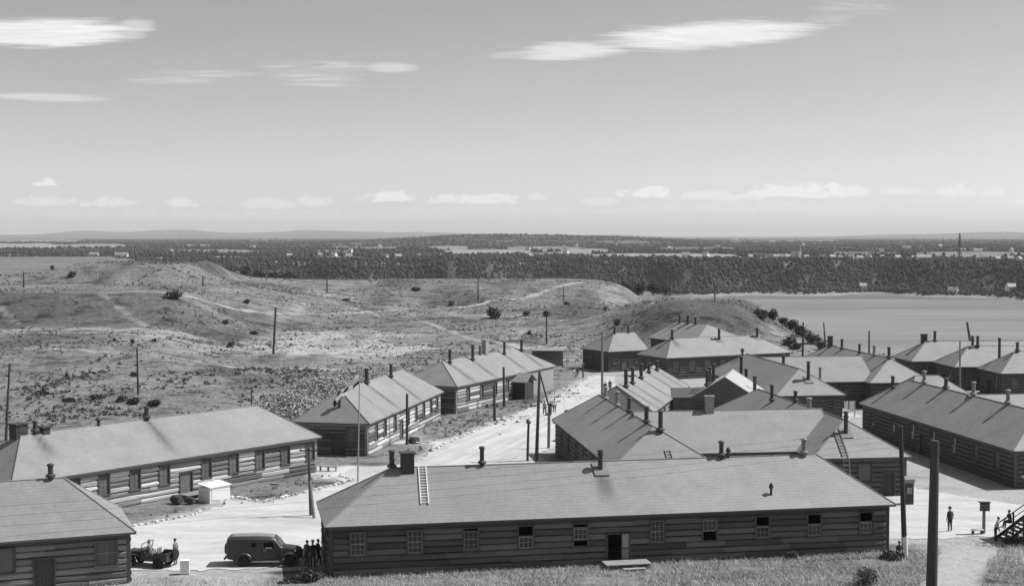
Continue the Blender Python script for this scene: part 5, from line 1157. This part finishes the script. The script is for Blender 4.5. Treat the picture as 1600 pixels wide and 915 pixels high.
# ------------------------------------------------------------------ bushes and trees
def leaves(n, rx, rz_, size, seed, lobes=7):
    r = np.random.RandomState(seed); C = r.normal(0, 1, (lobes, 3)); C /= np.linalg.norm(C, axis=1)[:, None]; C *= r.uniform(.25, .62, (lobes, 1)); C[:, 2] = np.abs(C[:, 2])*.9
    k = r.randint(0, lobes, n); d = r.normal(0, 1, (n, 3)); d /= np.linalg.norm(d, axis=1)[:, None]
    p = C[k] + d*(r.uniform(.25, 1, (n, 1))**.5)*r.uniform(.35, .5, lobes)[k][:, None]
    p = p*np.array([rx, rx, rz_]); p[:, 2] -= p[:, 2].min()*.8
    a = r.normal(0, 1, (n, 3)); a /= np.linalg.norm(a, axis=1)[:, None]; c = np.cross(a, r.normal(0, 1, (n, 3))); c /= np.linalg.norm(c, axis=1)[:, None]
    s = size*r.uniform(.6, 1.4, (n, 1)); V = np.stack([p-a*s, p-c*s*.55, p+a*s, p+c*s*.55], 1).reshape(-1, 3)
    return V, np.arange(4*n).reshape(n, 4)
_lv = {}
def bush(name, label, x, y, w, h, group=None, m='leaf', n=420, stem=.12, trunk=0., cat='bush', z=None):
    sd_ = random.randrange(6); key = (sd_, m, n, round(w/h, 1), round(w, 0))
    if key not in _lv: V, Fq = leaves(n, .5, .5*h/w*1.05, .5*max(.035, .10*(420/n)**.5), sd_); _lv[key] = np_mesh('foliage', V, Fq, M[m])
    z = zh(x, y) if z is None else z; rz = random.uniform(0, 6.28); root = empty(name, (x, y, z-.1), rz, label, cat, group)
    o = mesh_obj('crown' if trunk else 'foliage', _lv[key], root, (0, 0, trunk)); o.scale = (w, w, w)
    q = MB()
    if trunk: q.bar((0, 0, -.3), (0.03, 0, trunk+h*.5), stem, stem*.5, 7)
    for i in range(4):
        a = i*1.6+.4; q.bar((0, 0, trunk-.1 if trunk else 0), (math.cos(a)*w*.28, math.sin(a)*w*.28, trunk+h*.55), stem*.5, stem*.2, 5)
    q.build('trunk' if trunk else 'stem', M['bark'], root); return root
def at(px_, py_): return None
BG = 'scattered bushes on the hillside'
for (x, y, w, h, lab) in ((-71.50, 296.51, 4.58, 2.83, 'largest dark bush near the rampart top, on the left'), (-61.27, 326.03, 2.37, 2.07, 'round bush on the slope right of the largest dark one'), (-4.64, 339.49, 5.25, 5.25, 'big dark bush in the middle of the hillside by a pole'),
    (3.49, 348.29, 2.53, 2.22, 'bush just left of the lone slim tree'), (-51.52, 256.99, 1.87, 1.75, 'small round bush left of the tall hillside pole'), (-69.44, 245.06, 1.11, 1.11, 'leftmost of three small bushes under the rampart face'), (-65.34, 241.86, 1.21, 1.32, 'middle of three small bushes under the rampart face'),
    (-62.21, 243.86, 1.66, 1.11, 'rightmost of three small bushes under the rampart face'), (-59.74, 293.50, 2.00, 1.73, 'bush beside the pale track end below the rampart'), (-53.34, 290.62, 2.25, 1.45, 'low bush left of the top of the hillside pole'), (-16.84, 389.55, 2.66, 2.12, 'bush on the rampart foot left of the big dark bush'),
    (22.27, 294.69, 2.28, 2.01, 'bush on the bare ground above the small dark hut'), (24.70, 374.31, 1.87, 2.21, 'small bush on the rampart above the small dark hut'), (3.64, 295.81, 1.75, 1.75, 'small bush below the lone slim tree'), (-111.83, 357.47, 2.92, 2.60, 'bush at the left foot of the topmost mound'),
    (-293.60, 899.59, 5.32, 4.91, 'small bush left on the skyline of the far slope'), (-278.88, 899.64, 11.45, 4.09, 'wide low bush on the left edge of the topmost mound'), (-44.48, 376.01, 3.08, 1.37, 'low scrub on the rampart left of centre'), (-28.55, 418.50, 4.19, 1.33, 'flat scrub on the rampart slope, middle'), (15.35, 396.74, 2.52, 1.44, 'flat scrub on the rampart slope, right'),
    (-49.97, 180.09, 1.80, 0.98, 'leftmost tall weed clump above the long barrack'), (-48.22, 178.48, 1.95, 1.30, 'dark weed clump at the foot of the thin pole'), (-45.31, 177.28, 2.10, 1.29, 'broad weed clump right of the thin pole'), (-53.87, 180.50, 1.81, 0.90, 'weed clump left of the thin pole above the long barrack'), (-56.62, 179.29, 1.63, 0.73, 'weed clump far left above the long barrack'), (-61.86, 183.72, 2.00, 0.67, 'flat weed clump near the leftmost pole'), (-54.71, 203.35, 1.48, 1.11, 'weed clump on the bank behind the thin pole'),
    (6.71, 170.87, 0.93, 0.78, 'bush on the grass at the mouth of the main road')):
    f_ = 1.5 if 'weed' in lab else 1.1
    bush('bush', lab, x, y, w*f_, h*f_, BG)
CG = 'shrubs along the river bank'
for i, (x, y, w, h, lab) in enumerate(((52.26, 294.35, 3.21, 2.14, 'first shrub at the top of the river bank, on the left'), (55.72, 300.73, 3.28, 2.60, 'second shrub from the top of the river bank'), (58.54, 304.68, 2.77, 2.08, 'rounded shrub a third of the way down the river bank'), (60.25, 303.43, 3.59, 3.03, 'tall shrub halfway down the river bank'), (59.01, 286.61, 3.39, 3.00, 'dense shrub below the halfway one on the river bank'), (58.46, 274.18, 3.24, 2.99, 'shrub beside the leaning pole on the river bank'), (58.68, 267.75, 2.43, 2.19, 'lowest shrub on the river bank by the leaning pole'),
    (53.53, 271.37, 2.71, 2.22, 'shrub on the inner side of the bank path'), (54.17, 266.55, 2.42, 1.70, 'low shrub at the lower end of the bank path'))):
    bush('shrub', lab, x, y, w*1.55, h*1.5, CG, n=700)
x, y, w, h = 6.76, 274.98, 2.50, 2.25
bush('slim_tree', 'lone slim tree with a bare trunk and a small round crown', x, y, w, h, None, 'leaf', 420, .2, 5.4, 'tree')
DG = 'dark trees below the end of the rampart'
for i, (px_, yy, hh, lab) in enumerate(((962, 500, 4.5, 'leftmost dark tree below the end of the rampart'), (980, 505, 5.5, 'second dark tree below the end of the rampart'), (1003, 515, 6., 'tallest dark tree below the end of the rampart'), (1022, 515, 5.6, 'fourth dark tree below the end of the rampart'), (1040, 512, 4.2, 'rightmost dark tree below the end of the rampart'))):
    bush('tree', lab, (px_-800)/2200*yy, yy, hh*1.5, hh*1.45, DG, n=700, stem=.2, trunk=.6, cat='tree')
TG = 'trees behind the left mound'
for i in range(16):
    px_ = 272+13*i+random.uniform(-5, 5); yy = random.uniform(520, 600); hh = random.uniform(5.5, 8.5)
    bush('tree', 'dark leafy tree in the belt behind the right shoulder of the topmost mound', (px_-800)/2200*yy, yy, hh*1.15, hh, TG, n=600, stem=.25, trunk=1., cat='tree')
bush('bush', 'leafy weed bush in the right foreground beside the end of the front barrack', 21.87, 86.38, 1.9, 2.1, None, 'leaf_pale', 900, .03)
bush('bush', 'pale weed bush against the front barrack wall, right of middle', 18.74, 93.32, 1.5, 1.3, None, 'leaf_pale', 600, .02)
bush('bush', 'dark weed bush at the right corner of the front barrack', 25.32, 93.32, 2.2, 1.2, None, 'leaf', 700, .02)
bush('bush', 'dark bush in the shade at the left corner of the front barrack', -12.69, 87.52, 3.0, 1.5, None, 'leaf', 800, .02)
bush('bush', 'low dark bush at the left end of the shaded corner patch', -13.87, 86.87, 1.8, .6, None, 'leaf', 600, .02)
bush('bush', 'dark bushy growth under the landing at the right edge', 35.19, 97.22, 2.0, 1.6, None, 'leaf', 800, .03)

# tufts, weeds and grass blades: nobody could count them
def tuft_template(seed, n=15):
    r = np.random.RandomState(seed); d = r.normal(0, 1, (n, 3)); d[:, 2] = np.abs(d[:, 2])*.9; d /= np.linalg.norm(d, axis=1)[:, None]; p = d*r.uniform(.25, .95, (n, 1))
    a = r.normal(0, 1, (n, 3)); a[:, 2] = np.abs(a[:, 2])+.5; a /= np.linalg.norm(a, axis=1)[:, None]; c = np.cross(a, r.normal(0, 1, (n, 3))); c /= np.linalg.norm(c, axis=1)[:, None]; s = r.uniform(.28, .55, (n, 1))
    V = np.stack([p-a*s, p-c*s*.5, p+a*s, p+c*s*.5], 1).reshape(-1, 3); return V, np.arange(4*n).reshape(n, 4)
TUFT = [tuft_template(i) for i in range(5)]; TUFT9 = [tuft_template(i+9, 8) for i in range(5)]
def tufts(n, xr, yr, dens, smin, smax, name, label, flat=.6, tm_='tuft'):
    x = np.random.uniform(*xr, n); y = np.random.uniform(*yr, n); k = np.random.rand(n) < dens(x, y); x, y = x[k], y[k]
    s = np.random.uniform(smin, smax, len(x))*np.random.uniform(.6, 1, len(x)); z = height(x, y)
    scatter_crowns(name, np.stack([x, y, z+s*flat*.1], -1), s, s*flat*np.random.uniform(.7, 1.5, len(x)), M[tm_], label, TUFT if tm_ == 'tuft' else TUFT9)
def wilddens(x, y): return ss(.42, .62, fbm(x, y, 13, 4, 41))*ss(.35, .6, fbm(x, y, 60, 2, 43)+.2)*(ss(14, -8, x-(y-150)*.02) + ss(236, 262, y)).clip(0, 1)*ss(150, 160, y)*inside(x, y, LAND)
tufts(26000, (-140, 70), (150, 450), wilddens, .12, .55, 'grass_tufts', 'tufts and low scrub scattered over the rough hillside')
tufts(2200, (-66, -26), (156, 226), lambda x, y: ss(.46, .70, fbm(x, y*.7, 8, 3, 61)), .2, .6, 'scrub', 'soft scrub covering the slope behind the long pale-walled barrack', .75)
tufts(60000, (-135, 66), (152, 440), lambda x, y: ss(.36, .60, fbm(x, y, 9, 4, 47))*(ss(14, -8, x-(y-150)*.02) + ss(236, 262, y)).clip(0, 1)*inside(x, y, LAND), .10, .40, 'dry_grass_clumps', 'pale dry grass clumps scattered over the rough hillside', .6, 'tuft_pale')
def campdens(x, y):
    on = np.zeros_like(x)
    for poly in (((-25, 110), (-20, 112.7), (-17.1, 117.5), (-14.2, 123), (-17, 126), (-20, 122), (-30, 105), (-27, 104)), ((-8, 146), (-3.5, 157), (-1, 165), (-4, 170), (-7, 166), (-11, 148)), ((-12, 133), (-9.2, 133), (-8, 139), (-6.8, 144), (-8.5, 150), (-10, 145)), ((3.5, 177), (9, 187), (12, 200), (8, 205), (3, 196), (0, 182)), ((-48, 93), (-27, 101), (-28.5, 103), (-40, 98))):
        on = np.maximum(on, inside(x, y, poly))
    return on*.8
tufts(7000, (-50, 14), (92, 206), campdens, .08, .24, 'camp_weeds', 'weeds and tall grass between the huts and the roads', .9)
def blades(n, xr, yr, dens, h0, h1):
    x = np.random.uniform(*xr, n); y = np.random.uniform(*yr, n); k = np.random.rand(n) < dens(x, y); x, y = x[k], y[k]; n = len(x)
    z = height(x, y); h = np.random.uniform(h0, h1, n)*(.5+fbm(x, y, 2.2, 3, 11)); a = np.random.uniform(0, 6.28, n); wv = .022; lx, ly = np.random.normal(0, .16, n), np.random.normal(0, .16, n)
    lx *= 2.2; ly *= 2.2; V = np.stack([np.stack([x-wv*np.cos(a), y-wv*np.sin(a), z-.03], -1), np.stack([x+wv*np.cos(a), y+wv*np.sin(a), z-.03], -1), np.stack([x+lx*h*2, y+ly*h*2, z+h], -1)], 1)
    me = np_mesh('tall_grass', V.reshape(-1, 3), np.arange(3*n).reshape(n, 3), M['grass']); tag(mesh_obj('tall_grass', me), 'dry uncut grass growing in front of the barracks', None, None, 'stuff')
def frontdens(x, y):
    a = R(11.2); lx = (x+11.8)*math.cos(a)+(y-87.84)*math.sin(a); ly = -(x+11.8)*math.sin(a)+(y-87.84)*math.cos(a)
    free = ~((lx > .1) & (lx < 38.6) & (ly > .1) & (ly < 8.4))
    near = (ly < .2) & (lx > -.5)
    right = ss(98.5, 95.5, y+(fbm(x, y, 3, 3, 12)-.5)*3)*(lx > 38.3)*ss(.38, .58, fbm(x, y, 3.2, 3, 14))
    left = ((x < -13.5)*ss(87.9, 87.2, y)*.4)
    free = free & (seg_dist(x, y, [(24, 80), (27.5, 87), (31.5, 96)]) > 1.1+1.2*fbm(x, y, 2.5, 3, 19))
    return free*np.clip(near*np.clip(ss(.15, .55, fbm(x, y, 2.5, 3, 13))+ss(-2.0, -.3, ly)*.6, 0, 1) + right*.9 + left*.8, 0, 1)
blades(150000, (-40, 48), (82, 99), frontdens, .08, .30)

# ------------------------------------------------------------------ village on the far bank
def house(px_, dr, w, d, h, rot, label, m='white', name='white_house'):
    if name == 'white_house': w, d, h = w*.72, d*.75, h*.72
    az = math.atan((px_-800)/2200); r = float(shore_r(np.array([az]))[0])+dr; z = float(far_height(np.array([az]), np.array([r]))[0])
    t = empty(name, (r*math.sin(az), r*math.cos(az), z), R(rot), label, 'house' if name != 'long_barn' else 'barn', 'buildings on the far bank')
    q = MB(); q.box(-w/2, w/2, -d/2, d/2, -2, h); q.quad((-w/2, -d/2, h), (-w/2, d/2, h), (-w/2, 0, h+d*.42)); q.quad((w/2, -d/2, h), (w/2, 0, h+d*.42), (w/2, d/2, h)); wl_ = q.build('wall', M[m], t)
    q = MB()
    for s in (-1, 1): q.loft([[(x, s*(d/2+.4), h-.25), (x, 0, h+d*.42+.05), (x, 0, h+d*.42+.3), (x, s*(d/2+.4), h)] for x in (-w/2-.4, w/2+.4)])
    rf = q.build('roof', M['roof'], t, fix=True)
    q = MB(); q.box(w*.2, w*.2+.9, -.5, .5, h+d*.2, h+d*.42+1.4); q.build('chimney', M['brick'], rf)
    for x in (-w*.28, w*.28): q = MB(); q.box(x-.6, x+.6, -d/2-.06, -d/2-.005, h*.35, h*.75); q.build('window', M['dark'], wl_)
    return t
VIL = [(1212, 112, 8, 7, 5), (1230, 118, 7, 6, 5), (1300, 125, 8, 7, 5), (1313, 112, 6, 6, 4.5), (1330, 108, 8, 7, 5.5), (1343, 96, 9, 7, 5), (1357, 112, 8, 7, 6), (1378, 118, 7, 6, 5), (1402, 110, 8, 7, 5), (1428, 105, 7, 6, 5), (1530, 185, 9, 7, 5), (1558, 120, 7, 7, 5), (1578, 112, 8, 7, 6), (1592, 125, 8, 7, 5), (1172, 125, 6, 6, 4.5), (930, 130, 6, 6, 4.5), (622, 120, 10, 7, 5), (604, 150, 7, 6, 5), (545, 160, 10, 7, 5), (452, 135, 9, 7, 5), (500, 230, 7, 6, 5), (828, 150, 8, 7, 5), (1260, 118, 6, 6, 5), (1285, 150, 7, 6, 5)]
VW = ['leftmost', 'second', 'third', 'fourth', 'fifth', 'sixth', 'seventh', 'eighth', 'ninth', 'tenth']
for i, (px_, dr, w, d, h) in enumerate(VIL):
    house(px_, dr, w, d, h, random.uniform(-50, 50), 'small pale gabled house among the trees on the far river bank')
for i in range(22):
    house(random.choice((random.uniform(240, 900), random.uniform(900, 1600))), random.uniform(180, 1900), random.uniform(7, 13), 8, random.uniform(5, 7), random.uniform(-50, 50), 'tiny pale house far back in the wooded country beyond the river')
house(1443, 108, 15, 7, 4, 3, 'long white barn on the brow of the far bank, right of middle', name='long_barn')
house(190, 330, 15, 7, 4, 4, 'longer white barn showing over the topmost mound', name='long_barn'); house(147, 420, 11, 7, 3.5, 4, 'shorter white barn showing over the topmost mound, on the left', name='long_barn')
house(1348, 22, 7, 6, 4, 10, 'white boathouse at the foot of the far bank near a bare scar', name='boathouse'); house(1490, 20, 9, 6, 4, -30, 'white boathouse at the water edge below the tower', name='boathouse'); house(1580, 34, 9, 7, 5, 15, 'white boathouse at the far right of the opposite shore', name='boathouse')
def church():
    az = math.atan((1243-800)/2200); r = float(shore_r(np.array([az]))[0])+122; z = float(far_height(np.array([az]), np.array([r]))[0])
    t = empty('village_church', (r*math.sin(az), r*math.cos(az), z), R(20), 'small white church with a pointed steeple on the far bank', 'church')
    q = MB(); q.box(-3.5, 3.5, -6, 6, -2, 6); q.build('nave', M['white'], t)
    q = MB(); q.loft([[(-4, y, 5.9), (4, y, 5.9), (0, y, 9.4)] for y in (-6.4, 6.4)]); q.build('roof', M['roof'], t, fix=True)
    q = MB(); q.box(-1.7, 1.7, -9, -6.01, -2, 10); tw = q.build('tower', M['white'], t)
    q = MB(); q.lathe([(2.3, 10), (1.2, 12.5), (.15, 18)], 4, (0, -7.5, 0)); q.build('spire', M['roof'], tw)
church()
def mast():
    az = math.atan((1499-800)/2200); r = float(shore_r(np.array([az]))[0])+165; z = float(far_height(np.array([az]), np.array([r]))[0])
    t = empty('lattice_tower', (r*math.sin(az), r*math.cos(az), z), R(20), 'thin dark lattice tower standing up on the far bank, at the right', 'tower')
    q = MB(); H_t = 30
    for sx in (-1, 1):
        for sy in (-1, 1): q.bar((sx*1.7, sy*1.7, -1), (sx*.45, sy*.45, H_t), .28, .2, 4)
    q.build('leg_frame', M['pole'], t); q = MB(); n = 9
    for i in range(n):
        a, c = 1.7-1.25*i/n, 1.7-1.25*(i+1)/n; z0, z1 = H_t*i/n, H_t*(i+1)/n
        for (x0, y0, x1, y1) in ((-1, -1, 1, -1), (1, -1, 1, 1), (1, 1, -1, 1), (-1, 1, -1, -1)): q.bar((x0*a, y0*a, z0), (x1*c, y1*c, z1), .17, .17, 4); q.bar((x1*a, y1*a, z0), (x0*c, y0*c, z1), .17, .17, 4)
    q.build('bracing', M['pole'], t); q = MB(); q.box(-1.1, 1.1, -1.1, 1.1, H_t*.62, H_t*.62+.5); q.build('platform', M['pole'], t)
mast()

# ------------------------------------------------------------------ the air itself
def build_haze():
    m = bpy.data.materials.new('haze_air'); m.use_nodes = True; t = m.node_tree; t.nodes.clear(); k = NB(t)
    v = k.n('ShaderNodeVolumePrincipled'); v.inputs['Color'].default_value = (1, 1, 1, 1); v.inputs['Density'].default_value = 6.2e-05; v.inputs['Anisotropy'].default_value = 0.
    o = k.n('ShaderNodeOutputMaterial'); t.links.new(v.outputs[0], o.inputs['Volume'])
    q = MB(); q.box(-17000, 17000, -400, 25500, -92, 190)
    tag(q.build('haze', m), kind='stuff')
build_haze()
